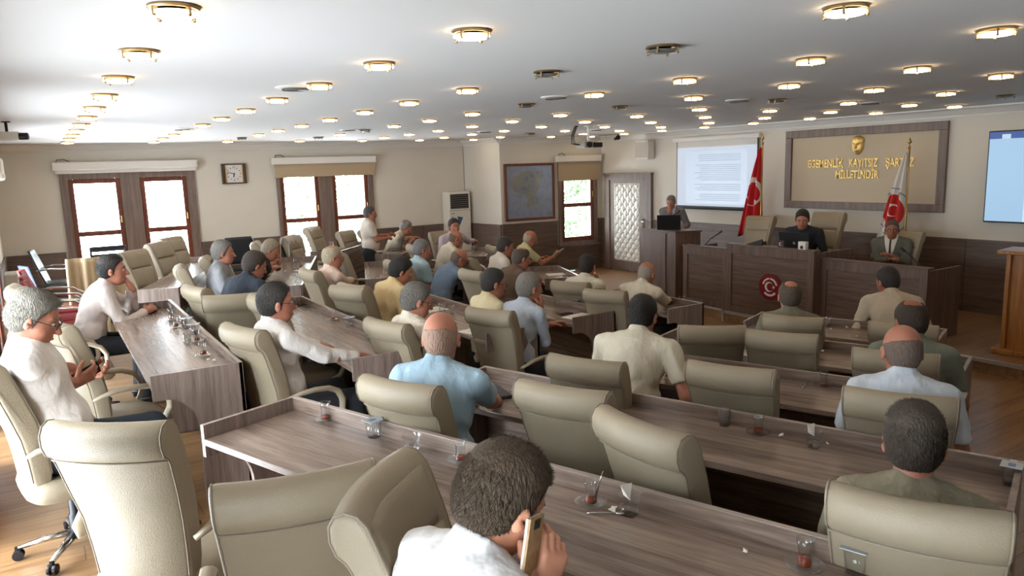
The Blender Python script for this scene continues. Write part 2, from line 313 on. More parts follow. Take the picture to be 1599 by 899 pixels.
# trees seen outside the windows
def tree(x, y, h, r, seed, label):
    rs = np.random.RandomState(seed); root = empty('tree', (x, y, -3), 0, label, 'tree')
    MB().tube([(0, 0, 0), (.1, .05, h*.4), (0, .1, h*.8)], [.18, .13, .05], 8).build('trunk', mat('bark', '4c3a2a', .9), root)
    v = []; f = []; n = 4200
    P = rs.normal(size=(n, 3)); P /= np.linalg.norm(P, axis=1)[:, None]; P *= (rs.uniform(.35, 1, n)**.5)[:, None]*np.array([r, r, r*1.25]); P[:, 2] += h*.8
    for p in P:
        a = rs.normal(size=3)*.055; b = rs.normal(size=3)*.055; k = len(v); v += [tuple(p+a), tuple(p+b), tuple(p-a), tuple(p-b)]; f.append((k, k+1, k+2, k+3))
    o = MB().add(v, f).build('foliage', mat('leaf_green', '5c6b50', .7, noise=.3, nscale=2), root); o['kind'] = 'stuff'
tree(5.2, 19.5, 5.6, 2.3, 1, 'leafy green tree outside the window beside the standing man'); tree(9.9, 22.8, 6.2, 2.3, 2, 'leafy green tree outside, right side of the beige-blind far window')
tree(14.6, 18.2, 4.6, 1.7, 3, 'leafy green tree outside the single window beside the wall map')
# ================================================================ ceiling lamps and vents
LX = [.478, 1.68, 2.82, 4.045, 5.22, 6.40, 7.61, 8.81, 9.83]
ORD = ['first', 'second', 'third', 'fourth', 'fifth', 'sixth', 'seventh', 'eighth', 'ninth', 'tenth', 'eleventh', 'twelfth', 'thirteenth']
UNLIT = {(3, 10), (3, 9), (4, 7), (5, 7), (6, 8), (8, 9), (3, 1), (4, 1), (4, 3), (7, 2)}
M_LAMP = mat('lamp_glow', 'fff0d0', .4, emit='ffdcae', estr=LAMP_W); M_LAMPOFF = mat('lamp_glass_off', '6d6c68', .2); M_RING = mat('lamp_ring', 'a08a68', .3, .9)
def lamp_proto(lit):
    root = empty('ceiling_light', (0, 0, -5))
    MB().lathe([(.085, 0), (.105, 0), (.108, -.012), (.10, -.02), (.088, -.018), (.085, 0)], 28).build('rim', M_RING, root, True, 40)
    MB().lathe([(0.001, -.052), (.05, -.051), (.088, -.046), (.099, -.038), (.097, -.032), (.02, -.030)], 28).build('glass_disc', M_LAMP if lit else M_LAMPOFF, root, True, 50)
    for k in range(4):
        a = math.pi/2*k+.5; MB().box(.083, .104, -.006, .006, -.055, -.002).ball((.098, 0, -.055), .009, 8).build('clip', M_RING, root).rotation_euler = (0, 0, a)
    return root
protos = {True: lamp_proto(True), False: lamp_proto(False)}; used = set()
for i, x in enumerate(LX):
    for j in range(0, 12):
        y = 13.295-1.0378*j
        if x > 8.1 and y > 12.5: continue
        lit = (i+1, j) not in UNLIT; pr = protos[lit]
        o = pr if lit not in used else copy_tree(pr); used.add(lit); o.location = (x, y, CEIL); o.scale = (.82, .82, .7)
        tag(o, '%s round ceiling light, %s from far window wall, %s row from left wall' % ('glowing' if lit else 'unlit', ORD[j], ORD[i]), 'ceiling light', 'lit round ceiling lights' if lit else 'unlit round ceiling lights')
VENT = [(461, 136, 'white ringed round vent in the ceiling before the clock'), (285, 201, 'round dark vent in the ceiling above the clock wall, farthest left'), (545, 202, 'small dark round vent above the second window'), (868, 151, 'dark round vent in mid ceiling left of a lit lamp above the projector'), (758, 205, 'small dark round vent over the white air conditioner corner'), (1154, 156, 'dark round vent in the ceiling above the projection screen'), (931, 202, 'small dark vent in the ceiling beside the projector mount'), (1359, 160, 'flat dark vent in the ceiling above the gold lettering')]
vp = None
for u, v, lb in VENT:
    p = at(u, v, CEIL)
    if vp is None:
        vp = empty('ceiling_vent', p); MB().lathe([(.07, 0), (.135, 0), (.135, -.006), (.115, -.014), (.09, -.01), (.07, 0)], 28).build('collar', M_TRIMW, vp, True, 40)
        g = MB()
        for rr in (.09, .065, .04, .015): g.lathe([(rr-.008, -.004), (rr, -.022), (rr+.004, -.022), (rr-.002, -.003)], 24)
        g.build('louvres', mat('vent_grey', '6c6963', .5), vp, True, 40); o = vp
    else: o = copy_tree(vp)
    o.location = p; tag(o, lb, 'ceiling vent', 'round ceiling vents')
def zat(u, v, x):
    d = _ray(u, v); t = x/d[0]; return d[1]*t, d[2]*t+CAM_Z
# ================================================================ council desks on the tiers
DEP = .50
def side_profile():
    # x: 0 = ledge side, -DEP = user side
    pts = [(0, 0), (0, LEDGE), (-DEP, LEDGE), (-DEP, .66)]
    for k in range(9):
        a = math.pi/2*k/8; pts.append((-.44+.17*math.sin(a), .46+.20*math.cos(a)))
    pts += [(-.27, 0)]
    return pts
def desk(label, corner, yaw, length, lvl, group='curved rows of council desks'):
    d = empty('council_desk', (corner[0], corner[1], LV[lvl]), yaw, label, 'desk', group)
    MB().box(-DEP, -.022, .022, length-.022, TOP-.03, TOP, b=.003).build('worktop', M_DESK, d)
    MB().box(-.022, 0, 0, length, 0, LEDGE, b=.002).build('front_panel', M_DESK, d)
    pf = side_profile()
    for y in (0, length-.022):
        mb = MB(); mb.prism([(x, z) for x, z in pf], 0, .022, Matrix(((1, 0, 0, 0), (0, 0, 1, y), (0, 1, 0, 0), (0, 0, 0, 1)))); mb.build('side_panel', M_DESKZ, d)
    n = max(1, round(length/1.3))
    for k in range(1, n):
        y = k*length/n; MB().box(-.26, -.022, y-.011, y+.011, 0, TOP-.03).build('divider', M_DESKZ, d)
    t = MB().box(-.0225, .0005, 0, length, LEDGE, LEDGE+.0015); t.build('edge_band_sheen', mat('edge_band_sheen', '9a8d84', .25), d)  # ledge edging, paler than the wood to paint in window sheen
    return d
def P1(k, u, v):   # corner on the ledge line in sector 1
    a = at(u, v, LV[k]+LEDGE); n = RINGS[k][0]; t = -math.sin(R(S1))*a.x+math.cos(R(S1))*a.y
    return Vector((math.cos(R(S1))*n-math.sin(R(S1))*t, math.sin(R(S1))*n+math.cos(R(S1))*t)), t
def P2(k, u, v): a = at(u, v, LV[k]+LEDGE); return Vector((RINGS[k][1], a.y)), a.y
def P3(k, u, v):
    a = at(u, v, LV[k]+LEDGE); n = RINGS[k][2]; c, s = math.cos(R(S3)), math.sin(R(S3)); t = -s*a.x+c*a.y
    return Vector((c*n-s*t, s*n+c*t)), t
def span(fn, k, near, far, label, yaw, dl=0):
    a, ta = fn(k, *near); b, tb = fn(k, *far); return desk(label, a, yaw, tb-ta+dl, k)
D_A1 = span(P1, 'A', (1493, 897), (460, 617), 'long foreground council desk, nearest the camera', S1)
D_B1 = span(P1, 'B', (1598, 724), (763, 569), 'second long council desk from the camera, in front of the bald man in light blue', S1)
D_C1 = span(P1, 'C', (1512, 612), (1010, 546), 'council desk in front of the big man in the white polo shirt', S1)
D_D1 = span(P1, 'D', (1519, 557), (1068, 507), 'council desk one row behind the front row on the right block', S1)
D_E1 = span(P1, 'E', (1480, 513), (1190, 486), 'front row council desk on the right, facing the stage desks', S1)
D_A2 = span(P2, 'A', (378, 565), (279, 466), 'long sunlit council desk on the left with an arched end and many glasses', 0)
D_B2 = span(P2, 'B', (654, 543), (481, 461), 'council desk beside the man in glasses and white long-sleeved shirt', 0)
D_C2 = span(P2, 'C', (839, 508), (672, 458), 'council desk with papers behind the bald man in light blue', 0)
D_D2 = span(P2, 'D', (961, 485), (805, 448), 'council desk with red tea glass in front of the grey man resting his chin', 0)
D_E2 = span(P2, 'E', (1099, 473), (970, 450), 'front row council desk in front of the bald man in white, near the lectern', 0)
D_A3 = span(P3, 'A', (277, 449), (296, 405), 'bright council desk under the first far window, empty chairs behind it', S3, .3)
D_B3 = span(P3, 'B', (470, 445), (495, 399), 'shiny council desk in front of the man in the dark vest with a phone', S3)
_c, _t = P3('C', 625, 406); c, s = math.cos(R(S3)), math.sin(R(S3)); 
def from_far(k, u, v, ln, label, yaw=S3):
    b, tb = P3(k, u, v); a = Vector((b.x+s*ln, b.y-c*ln)); return desk(label, a, yaw, ln, k)
D_C3 = from_far('C', 625, 406, 1.75, 'council desk below the standing man')
D_D3 = from_far('D', 753, 412, 1.25, 'short council desk where the man in blue writes on papers')
D_E3 = span(P3, 'E', (903, 432), (873, 414), 'council desk with a bright edge and papers beneath the single window', S3, .0)
def desk4(k, u, v, ln, label):
    a = at(u, v, LV[k]+LEDGE); return desk(label, a, S4, ln, k)
D_B4 = desk4('B', 532, 392, 1.5, 'farthest council desk, under the second far window')
D_C4 = desk4('C', 629, 396, 1.5, 'council desk of the man with the open laptop near the far wall')
D_D4 = desk4('D', 757, 400, 1.3, 'council desk in front of the white floor standing air conditioner')

# ================================================================ armchairs
def bw(z): return float(np.interp(z, [.42, .55, .70, .85, 1.0, 1.10], [.185, .195, .205, .222, .232, .234]))
BPROF = [(-.15, .42), (-.135, .50), (-.14, .62), (-.17, .78), (-.215, .92), (-.25, 1.02), (-.268, 1.065), (-.292, 1.092), (-.325, 1.10), (-.356, 1.088), (-.374, 1.058), (-.374, 1.018), (-.360, .982), (-.338, .966),
         (-.330, .955), (-.322, .94), (-.285, .82), (-.25, .70), (-.232, .58), (-.222, .47), (-.205, .42), (-.18, .405)]
def bpt(x, z, f, s=1.0, grow=0):
    """point of the back shell at profile (x,z), across-width fraction f, shrink s"""
    mid = float(np.interp(z, [.42, .62, .78, .92, 1.03, 1.10], [-.18, -.19, -.222, -.268, -.315, -.325])); zt = 1.03
    x2 = mid+(x-mid)*s; z2 = z if z < zt else zt+(z-zt)*(s*.7+.3)
    return (x2+.035*f*f, f*(bw(z)+grow), z2)
def make_chair(m=M_LEATH, far=False):
    r = empty('armchair', (0, 0, -6)); rings = []
    for f_, s_ in ((-1, .62), (-.992, .82), (-.96, .95), (-.9, 1), (-.6, 1), (-.3, 1), (0, 1), (.3, 1), (.6, 1), (.9, 1), (.96, .95), (.992, .82), (1, .62)): rings.append([bpt(x, z, f_, s_) for x, z in BPROF])
    v, f = loft(rings); MB().add(v, f).build('backrest', m, r, True, 50)
    sb = MB(); rear = [p for p in BPROF if BPROF.index(p) >= 8 and BPROF.index(p) <= 19]; rear_low = BPROF[14:20]
    for sg_ in (-1, 1):
        sb.tube([bpt(x-.001, z, sg_*.965, .955) for x, z in BPROF[1:20]], .0034, 6)
    sb.tube([bpt(-.335, .958, f_) for f_ in [-.96+.16*k for k in range(13)]], .0034, 6); sb.build('piping', M_SEAM, r)
    # front cushions
    def pad(z0, z1, x0, x1, w0, w1, th):
        rings = []
        for k in range(7):
            q = k/6; z = z0+(z1-z0)*q; x = x0+(x1-x0)*q; w = w0+(w1-w0)*q; e = math.sin(math.pi*min(1, max(0, (q*.9+.05))))**.35; ring = []
            for j in range(20):
                a = 2*math.pi*j/20; ca, sa = math.cos(a), math.sin(a); py = w*math.copysign(abs(sa)**.5, sa)
                ring.append((x+th*e*math.copysign(abs(ca)**.6, ca)+.04*(py/.25)**2, py, z))
            rings.append(ring)
        return loft(rings)
    v, f = pad(.90, 1.06, -.215, -.268, .19, .195, .022); MB().add(v, f).build('headrest', m, r, True)
    v, f = pad(.68, .895, -.150, -.207, .175, .19, .024); v2, f2 = pad(.47, .675, -.142, -.152, .165, .175, .026)
    MB().add(v, f).add(v2, f2).build('back_cushion', m, r, True)
    # seat
    rings = []
    for z, g in ((.35, -.03), (.375, -.005), (.41, .0), (.445, -.012), (.462, -.05)):
        ring = []
        for j in range(28):
            a = 2*math.pi*j/28; ca, sa = math.cos(a), math.sin(a)
            ring.append((.02+(.245+g)*math.copysign(abs(ca)**.5, ca), (.25+g)*math.copysign(abs(sa)**.45, sa), z-(.03 if ca > .5 else 0)*ca))
        rings.append(ring)
    v, f = loft(rings); MB().add(v, f).build('seat', m, r, True)
    for sg in (-1, 1):
        MB().tube([(-.20, sg*.225, .62), (-.17, sg*.262, .645), (-.10, sg*.282, .665), (.0, sg*.288, .668), (.10, sg*.285, .655), (.17, sg*.282, .62), (.205, sg*.278, .56), (.205, sg*.272, .49), (.17, sg*.262, .43), (.10, sg*.25, .40)],
                  [.016, .022, .026, .028, .028, .027, .025, .022, .02, .016], 10, flat=(.62, 1)).build('armrest', M_ARMP, r, True)
    if not far:
        MB().lathe([(.09, .345), (.07, .33), (.028, .32), (.028, .20), (.036, .19), (.036, .085), (.05, .07)], 14).build('gas_lift', M_DARKMET, r, True, 40)
        bs = MB()
        for k in range(5):
            a = 2*math.pi*k/5+.3; c_, s_ = math.cos(a), math.sin(a)
            bs.tube([(.03*c_, .03*s_, .095), (.15*c_, .15*s_, .085), (.27*c_, .27*s_, .065)], [.026, .02, .013], 8, flat=(.8, 1))
        bs.build('star_base', M_CHROME, r, True)
        for k in range(5):
            a = 2*math.pi*k/5+.3; c_, s_ = math.cos(a), math.sin(a)
            M = Tm(.275*c_, .275*s_, .027, math.degrees(a)); w = MB()
            for q in (-.014, .014): w.lathe([(.001, -.007), (.026, -.007), (.027, 0), (.026, .007), (.001, .007)], 12, M @ Tm(0, q, 0, 0, 0, 90))
            w.box(-.012, .012, -.006, .006, .0, .045, M); w.build('caster', M_BLK, r)
    return r
CH0 = make_chair(); _used_ch = [False]
def chair(label, lvl, yaw, u=None, v=None, pos=None, group='beige leather council armchairs', L_=None, topz=1.10, tx=-.32, X=None):
    """u,v: the middle of the backrest's top edge in the survey photo; yaw: facing direction"""
    L0 = LV[lvl] if L_ is None else L_
    sc_ = 1.0
    if pos is None:
        p = at(u, v, L0+topz)
        if X: yy_, zz_ = zat(u, v, X); p = Vector((X, yy_, zz_)); sc_ = (zz_-L0)/topz
        pos = (p.x-math.cos(R(yaw))*tx, p.y-math.sin(R(yaw))*tx)
    o = copy_tree(CH0) if _used_ch[0] else CH0; _used_ch[0] = True
    o.location = (pos[0], pos[1], L0); o.rotation_euler = (0, 0, R(yaw)); o.scale = (min(sc_, 1.1), min(sc_, 1.1)*.96, sc_*topz/1.10); tag(o, label, 'armchair', group); return o
CHAIRS = [
 # label, level, yaw, u, v
 ('big beige armchair in the left foreground, seen from behind, nearest the arched desk end', 'A', 52, 158, 660),
 ('empty tan armchair seen from behind at bottom left, in front of the foreground desk corner', 'A', 78, 462, 742),
 ('tan armchair turned sideways behind the man on the phone, its seat facing right', 'A', -45, 578, 742),
 ('cream armchair of the bald man in the light blue shirt', 'B', 24, 616, 594),
 ('empty cream armchair right of the bald man in light blue, beyond the foreground desk', 'B', 24, 872, 602),
 ('empty cream armchair turned left, overlapping its neighbour beyond the foreground desk', 'B', 2, 992, 655),
 ('cream armchair of the man in the khaki tee at lower right', 'B', 26, 1430, 781),
 ('empty cream armchair left of the big man in the white polo', 'C', 24, 910, 559),
 ('empty cream armchair right of the big man in the white polo', 'C', 24, 1138, 570),
 ('cream armchair right in front of the khaki tee man, behind the bald man in white', 'C', 27, 1404, 613),
 ('empty beige armchair turned away in front of the white polo man, beside his head', 'D', 48, 1112, 508),
 ('empty beige armchair in the fourth row, right of the turned one', 'D', 27, 1219, 518),
 ('beige armchair of the man with dark receding hair in the second row', 'D', 27, 1398, 548),
 ('beige armchair of the man in olive in the front row', 'E', 26, 1237, 493),
 ('beige armchair of the man in the white shirt leaning forward in the front row', 'E', 26, 1410, 505),
 ('beige armchair of the grey haired man at far left in white short sleeves', 'A', 10, -20, 568),
 ('empty beige armchair with curved arms between the two men at the sunlit desk', 'A', 12, 80, 500),
 ('beige armchair behind the sunlit desk showing only its rolled top, farthest left', 'A', 0, 28, 452),
 ('beige armchair of the man resting his chin on his fist', 'A', 2, 108, 455),
 ('beige armchair just behind the glass-laden desk, seen from behind', 'B', 12, 300, 446),
 ('wide tan armchair back in front of the man in the navy shirt', 'B', 70, 361, 459),
 ('beige armchair half hidden behind the balding man in glasses', 'B', 10, 405, 462),
 ('beige armchair of the man in glasses with the long white sleeves', 'B', 16, 388, 509),
 ('beige armchair of the white haired man in the pale pink shirt', 'C', 4, 492, 412),
 ('beige armchair seen from behind left of the man in the yellow shirt', 'C', 22, 540, 447),
 ('beige armchair of the man in the yellow shirt', 'C', 12, 612, 454),
 ('beige armchair of the grey haired man behind the bald blue head', 'C', 14, 618, 477),
 ('empty grey-beige armchair facing the room below the second window, behind the standing man', 'C', -55, 536, 360),
 ('beige armchair turned right, just behind the white haired man', 'C', -10, 528, 392),
 ('beige armchair of the grey haired man in pale blue in the middle', 'D', 5, 642, 406),
 ('beige armchair of the man in the pale blue shirt resting his chin', 'D', 22, 782, 466),
 ('beige armchair of the man in the brown shirt', 'D', 4, 780, 408),
 ('beige armchair of the dark haired man in white beside the brown shirt', 'D', -8, 767, 378),
 ('beige armchair of the man holding a tablet', 'E', -10, 806, 370),
 ('empty beige armchair left of another, before the two men in white near the lectern', 'E', 22, 888, 439),
 ('empty beige armchair just left of the bald man in white near the lectern', 'E', 24, 942, 452),
 ('beige armchair behind the desk by the first window, nearest of three', 'A', -42, 202, 391),
 ('beige armchair behind the desk by the first window, middle of three', 'A', -42, 242, 378),
 ('beige armchair behind the desk by the first window, farthest of three', 'A', -44, 262, 370),
 ('beige armchair of the grey haired man in the grey shirt', 'B', -8, 318, 413),
 ('beige armchair just behind the grey shirted man', 'B', -12, 340, 397),
 ('beige armchair of the man in the dark vest', 'B', -14, 378, 386),
 ('beige armchair next to the dark vest, one place farther', 'B', -18, 396, 377),
 ('beige armchair with a pale jacket hung over it', 'B', -40, 448, 368),
 ('empty beige armchair standing against the bright second window', 'B', -45, 484, 354),
 ('beige armchair under the bald man in blue writing on papers', 'D', 0, 690, 425),
 ('beige armchair of the bald man in white below the air conditioner', 'D', -6, 690, 385),
 ('beige armchair of the man in beige bent over a desk near the far wall', 'C', -30, 610, 372),
 ('small tan armchair back before the air conditioner, of the man stretching his arm', 'C', -60, 690, 358),
]
for c_ in CHAIRS: chair(*c_)
STGL = STG
chair('high beige armchair on the stage beside the red flag', None, 188, 1189, 337, L_=STG, group='stage armchairs', X=9.75)
chair('high beige armchair on the stage behind the man with the laptop', None, 184, 1296, 331, L_=STG, group='stage armchairs', X=9.7)
chair('high beige armchair on the stage behind the man in the grey suit', None, 182, 1418, 361, L_=STG, group='stage armchairs', X=9.7)
# waiting chairs by the left wall
def waiting_chair(label, pos, yaw, z, mt, frame):
    r = empty('visitor_chair', (pos[0], pos[1], z), yaw, label, 'chair', 'visitor chairs by the left wall')
    rings = []
    for k in range(8):
        q = k/7; rings.append([(-.20-.16*q+.022*math.copysign(abs(math.cos(a))**.6, math.cos(a))+.03*math.sin(a)**2, .23*(.85+.2*math.sin(math.pi*q))*math.sin(a), .46+.48*q) for a in [2*math.pi*i/18 for i in range(18)]])
    v, f = loft(rings); MB().add(v, f).build('backrest', mt, r, True)
    MB().box(-.22, .24, -.24, .24, .40, .47, b=.03).build('seat', mt, r, True)
    for sg in (-1, 1):
        MB().tube([(-.27, sg*.24, .66), (-.1, sg*.28, .69), (.12, sg*.28, .67), (.26, sg*.27, .58), (.30, sg*.27, .40), (.30, sg*.26, .05), (.25, sg*.26, .015), (-.22, sg*.26, .015), (-.28, sg*.26, .05), (-.24, sg*.25, .40), (-.1, sg*.24, .40)], .013, 8).build('side_frame', frame, r, True)
    return r
p = at(46, 392, .36+.94); waiting_chair('black leather visitor chair with chrome arms in the left corner', (p.x+.35, p.y), -8, .36, M_BLKLEATH, M_CHROME)
for k in range(3):
    p = at(40+3*k, 428+9*k, .36+.90); waiting_chair(['red visitor chair with bent chrome arms, farthest of three by the left wall', 'red visitor chair with bent chrome arms, middle one by the left wall', 'red visitor chair with bent chrome arms, nearest of three by the left wall'][k], (max(p.x+.3, -.2), p.y), -5, .36, M_REDCL, M_CHROME)
# black round backed chairs by the far wall
def black_back(label, u, v, z, w, slats):
    p = at(u, v, z+.92); r = empty('black_chair', (p.x, p.y, z), -90, label, 'chair')
    if slats:
        b = MB().box(-.02, .02, -w, -w+.03, .45, .92, b=.01).box(-.02, .02, w-.03, w, .45, .92, b=.01)
        for k in range(6): b.box(-.012, .012, -w+.02, w-.02, .90-.075*k-.04, .90-.075*k, b=.005)
        b.box(-.025, .025, -w, w, .90, .94, b=.012).build('slatted_back', M_BLK, r)
    else:
        v_, f_ = loft([[(-.03*math.cos(a), w*(1-(.02 if q == 0 else 0))*math.copysign(abs(math.sin(a))**.6, math.sin(a))*math.sin(math.pi*(.18+.32*(1-q)))**.6, .5+.43*q) for a in [2*math.pi*i/16 for i in range(16)]] for q in [k/8 for k in range(9)]])
        MB().add(v_, f_).build('backrest', M_BLKLEATH, r, True)
    MB().box(-.03, .42, -w, w, .42, .48, b=.02).build('seat', M_BLKLEATH, r)
    for x in (0, .38):
        for y in (-w+.04, w-.04): MB().tube([(x, y, .43), (x, y, 0)], .014, 8).build('leg', M_BLK, r)
    return r
black_back('black chair with a slatted back standing in front of the first far window', 168, 386, .36, .24, True)
black_back('black chair with a low curved back against the far wall under the clock', 372, 371, .36, .30, False)
# draped chair
p = at(152, 401, .36+1.0); r = empty('covered_chair', (p.x, p.y, .36), -100, 'chair covered with a flat tan cloth, beside the first window', 'chair')
vv = []; ff = []; n = 36
for j in range(15):
    for i in range(n+1):
        y = -.33+.66*i/n; z = 1.0-.95*j/14; vv.append((.02+.022*math.sin(i*1.3)*(.3+j/14)+.02*math.sin(i*.55+1), y*(1+.05*j/14), z))
for j in range(14):
    for i in range(n): k = j*(n+1)+i; ff.append((k, k+1, k+n+2, k+n+1))
o = MB().add(vv, ff).build('cover', mat('tan_cloth', 'b9a684', .85, bump=.2, bscale=40), r, True); sm = o.modifiers.new('solid', 'SOLIDIFY'); sm.thickness = .008
MB().box(-.06, .0, -.31, .31, .3, .99, b=.02).box(-.48, -.04, -.25, .25, .38, .46, b=.02).build('frame', M_LEATH, r)
for x in (-.44, -.04):
    for y in (-.22, .22): MB().tube([(x, y, .4), (x, y, 0)], .015, 8).build('leg', M_CHROME, r)

# ================================================================ stage furniture
def stage_desk(label, x, y0, y1, z1, yaw=0, depth=.75, emblem=False):
    r = empty('stage_desk', (x, y0, STG), 0, label, 'desk'); w = y1-y0; h = z1-STG
    f = MB().box(0, .03, 0, w, 0, h, b=.003).build('front_panel', M_STAGEY, r)
    g = MB()
    for y in (.0, w-.09): g.box(-.018, 0, y, y+.09, 0, h, b=.003)
    g.box(-.018, 0, .09, w-.09, h-.12, h, b=.003); g.box(-.012, 0, .09, w-.09, 0, .08, b=.003); g.build('front_moulding', M_STAGEZ, r)
    for y in (0, w-.03): MB().box(.03, depth, y, y+.03, 0, h-.02).build('side_panel', M_STAGEZ, r)
    MB().box(.03, depth, .03, w-.03, h-.14, h-.11).build('worktop', M_STAGEY, r)
    MB().box(-.03, .10, -.01, w+.01, h, h+.018, b=.004).build('ledge', M_STAGEY, r)
    return r
yL0, _ = zat(1136, 391, 8.1); yL1, zL = zat(1067, 383, 8.16); yM0, zM = zat(1276, 393, 8.16); yM1, _ = zat(1136, 384, 8.12); yR0, zR = zat(1452, 421, 8.3); yR1, _ = zat(1284, 408, 8.3)
stage_desk('low stage desk with a gooseneck microphone between lectern and central desk', 8.17, yM1+.02, yL1, zL, depth=.7)
SD = stage_desk('central stage desk with a round dark red crescent and star emblem', 8.12, yM0, yM1, zM, depth=.8)
stage_desk('right stage desk in front of the man in the grey suit', 8.28, yR0, yR1, zR, depth=.7)
# the emblem
def disc_on(parent, y, z, r, m, x, name, n=40, th=.006, r0=0):
    v = []; f = []
    for k in range(n):
        a = 2*math.pi*k/n
        for xx in (x, x-th): v.append((xx, y+r*math.cos(a), z+r*math.sin(a)))
    f = [tuple(range(0, 2*n, 2)), tuple(range(2*n-1, 0, -2))]+[(2*k, 2*k+1, (2*k+3) % (2*n), (2*k+2) % (2*n)) for k in range(n)]
    return MB().add(v, f).build(name, m, parent)
M_EMR = mat('emblem_red', '6e1218', .35); M_EMW = mat('emblem_white', 'd8cfc8', .5)
ey, ez = zat(1201, 448, 8.09); ey -= yM0; ez -= STG; er = .178
em = disc_on(SD, ey, ez, er, M_EMR, -.005, 'emblem', th=.012)
def cres(parent, yc, zc, r, m, x, name='crescent', mir=1):
    n = 24; out = []; a0 = .55
    for k in range(n+1): a = a0+(2*math.pi-2*a0)*k/n; out.append((yc-mir*r*math.cos(a)*1, zc+r*math.sin(a)))
    ri = r*.80; off = .25*r; a1 = math.asin(min(1, r*math.sin(a0)/ri)); 
    for k in range(n+1): a = (2*math.pi-a1)-(2*math.pi-2*a1)*k/n; out.append((yc-mir*(off+ri*math.cos(a)), zc+ri*math.sin(a)))
    N = len(out); v = [(x, y, z) for y, z in out]+[(x-.004, y, z) for y, z in out]; h = n+1; f = []
    for k in range(n):
        j = N-1-k; f.append((k, k+1, j-1, j)); f.append((N+k, N+j, N+j-1, N+k+1)); f.append((k, N+k, N+k+1, k+1)); f.append((j, j-1, N+j-1, N+j))
    return MB().add(v, f).build(name, m, parent)
def star(parent, yc, zc, r, m, x, name='star'):
    pts = [(yc+(r if k % 2 == 0 else r*.4)*math.cos(math.pi*k/5+math.pi), zc+(r if k % 2 == 0 else r*.4)*math.sin(math.pi*k/5)) for k in range(10)]
    v = [(x, y, z) for y, z in pts]+[(x-.004, y, z) for y, z in pts]+[(x, yc, zc), (x-.004, yc, zc)]; f = []
    for k in range(10): q = (k+1) % 10; f += [(k, q, 20), (10+q, 10+k, 21), (k, 10+k, 10+q, q)]
    return MB().add(v, f).build(name, m, parent)
cres(em, ey+.01, ez, .068, M_EMW, -.018); star(em, ey-.062, ez, .026, M_EMW, -.018)
def arc_band(parent, yc, zc, r0, r1, a0, a1, m, x):
    n = 14; v = []; f = []
    for k in range(n+1):
        a = R(a0+(a1-a0)*k/n)
        for rr in (r0, r1):
            for xx in (x, x-.004): v.append((xx, yc-rr*math.cos(a), zc+rr*math.sin(a)))
    for k in range(n):
        b = 4*k; f += [(b, b+4, b+6, b+2), (b+1, b+3, b+7, b+5), (b, b+1, b+5, b+4), (b+2, b+6, b+7, b+3)]
    return MB().add(v, f).build('emblem_lettering', m, parent)
arc_band(em, ey, ez, .100, .122, 15, 88, M_EMW, -.018); arc_band(em, ey, ez, .100, .122, 96, 165, M_EMW, -.018); arc_band(em, ey, ez, .100, .128, 225, 320, M_EMW, -.018)
# lectern (wooden tower) of the speaker
pc = at(1054, 461, STG)
r = empty('lectern', (8.46, 8.46, STG), 0, 'tall walnut speaker lectern with a laptop, left of the stage desks', 'lectern')
pl = at(1004, 357, 1.215); pr_ = at(1094, 359, 1.215); p0 = at(1055, 361, 1.215)
H_ = 1.215-STG
def quad_tower(name, pts, z0, z1, m, par, inset=0):
    return MB().prism([(a-8.46, b-8.46) for a, b in pts], z0, z1).build(name, m, par)
bk = (pl.x+pr_.x-p0.x, pl.y+pr_.y-p0.y); quad_tower('body', [(p0.x, p0.y), (pr_.x, pr_.y), bk, (pl.x, pl.y)], 0, H_-.03, M_STAGEZ, r)
cx_, cy_ = (p0.x+bk[0])/2, (p0.y+bk[1])/2
quad_tower('top_board', [(cx_+(a-cx_)*1.05, cy_+(b-cy_)*1.05) for a, b in ((p0.x, p0.y), (pr_.x, pr_.y), bk, (pl.x, pl.y))], H_-.03, H_, M_STAGEY, r)
dvec = Vector((pl.x-p0.x, pl.y-p0.y)); nrm = Vector((-dvec.y, dvec.x)).normalized()
nrm = nrm if nrm.x < 0 else -nrm
pn = []
for q in (.28, .68): a = Vector((p0.x, p0.y))+dvec*q; pn.append((a.x, a.y))
pts = [pn[0], pn[1], (pn[1][0]+nrm.x*.015, pn[1][1]+nrm.y*.015), (pn[0][0]+nrm.x*.015, pn[0][1]+nrm.y*.015)]
quad_tower('raised_panel', pts, .03, H_-.05, M_STAGEZ, r)
LECT = (cx_, cy_)
# beech lectern at the right edge
b0 = at(1552, 549, STG); r = empty('lectern', (b0.x, b0.y, STG), 6, 'light beech lectern standing at the right edge of the stage', 'lectern')
MB().box(-.06, .42, -1.0, .02, 0, .05, b=.006).build('base', M_LECT, r); MB().box(.04, .06, -.9, -.06, .05, 1.06).box(.04, .34, -.92, -.88, .05, 1.06).build('front_panel', M_LECT, r)
MB().box(.0, .36, -.09, -.05, .05, 1.06, b=.004).build('side_post', M_LECT, r); MB().box(-.05, .40, -1.0, .03, 1.06, 1.10, b=.008).build('top', M_LECT, r)
# ================================================================ things on the walls
def on_front(u, v): y, z = zat(u, v, RIGHT); return y, z
def text(name, s, size, m, parent, loc, rot, ext=.006, align='CENTER', bold=0, spacing=1.0, sx=1):
    cu = bpy.data.curves.new(name, 'FONT'); cu.body = s; cu.size = size; cu.extrude = ext; cu.align_x = align; cu.align_y = 'CENTER'; cu.offset = bold; cu.space_character = spacing
    t = bpy.data.objects.new(name+'_tmp', cu); C.objects.link(t); dg = bpy.context.evaluated_depsgraph_get(); me = bpy.data.meshes.new_from_object(t.evaluated_get(dg)); bpy.data.objects.remove(t)
    o = link(name, me, m, parent); o.location = loc; o.rotation_euler = rot; o.scale = (sx, 1, 1); return o
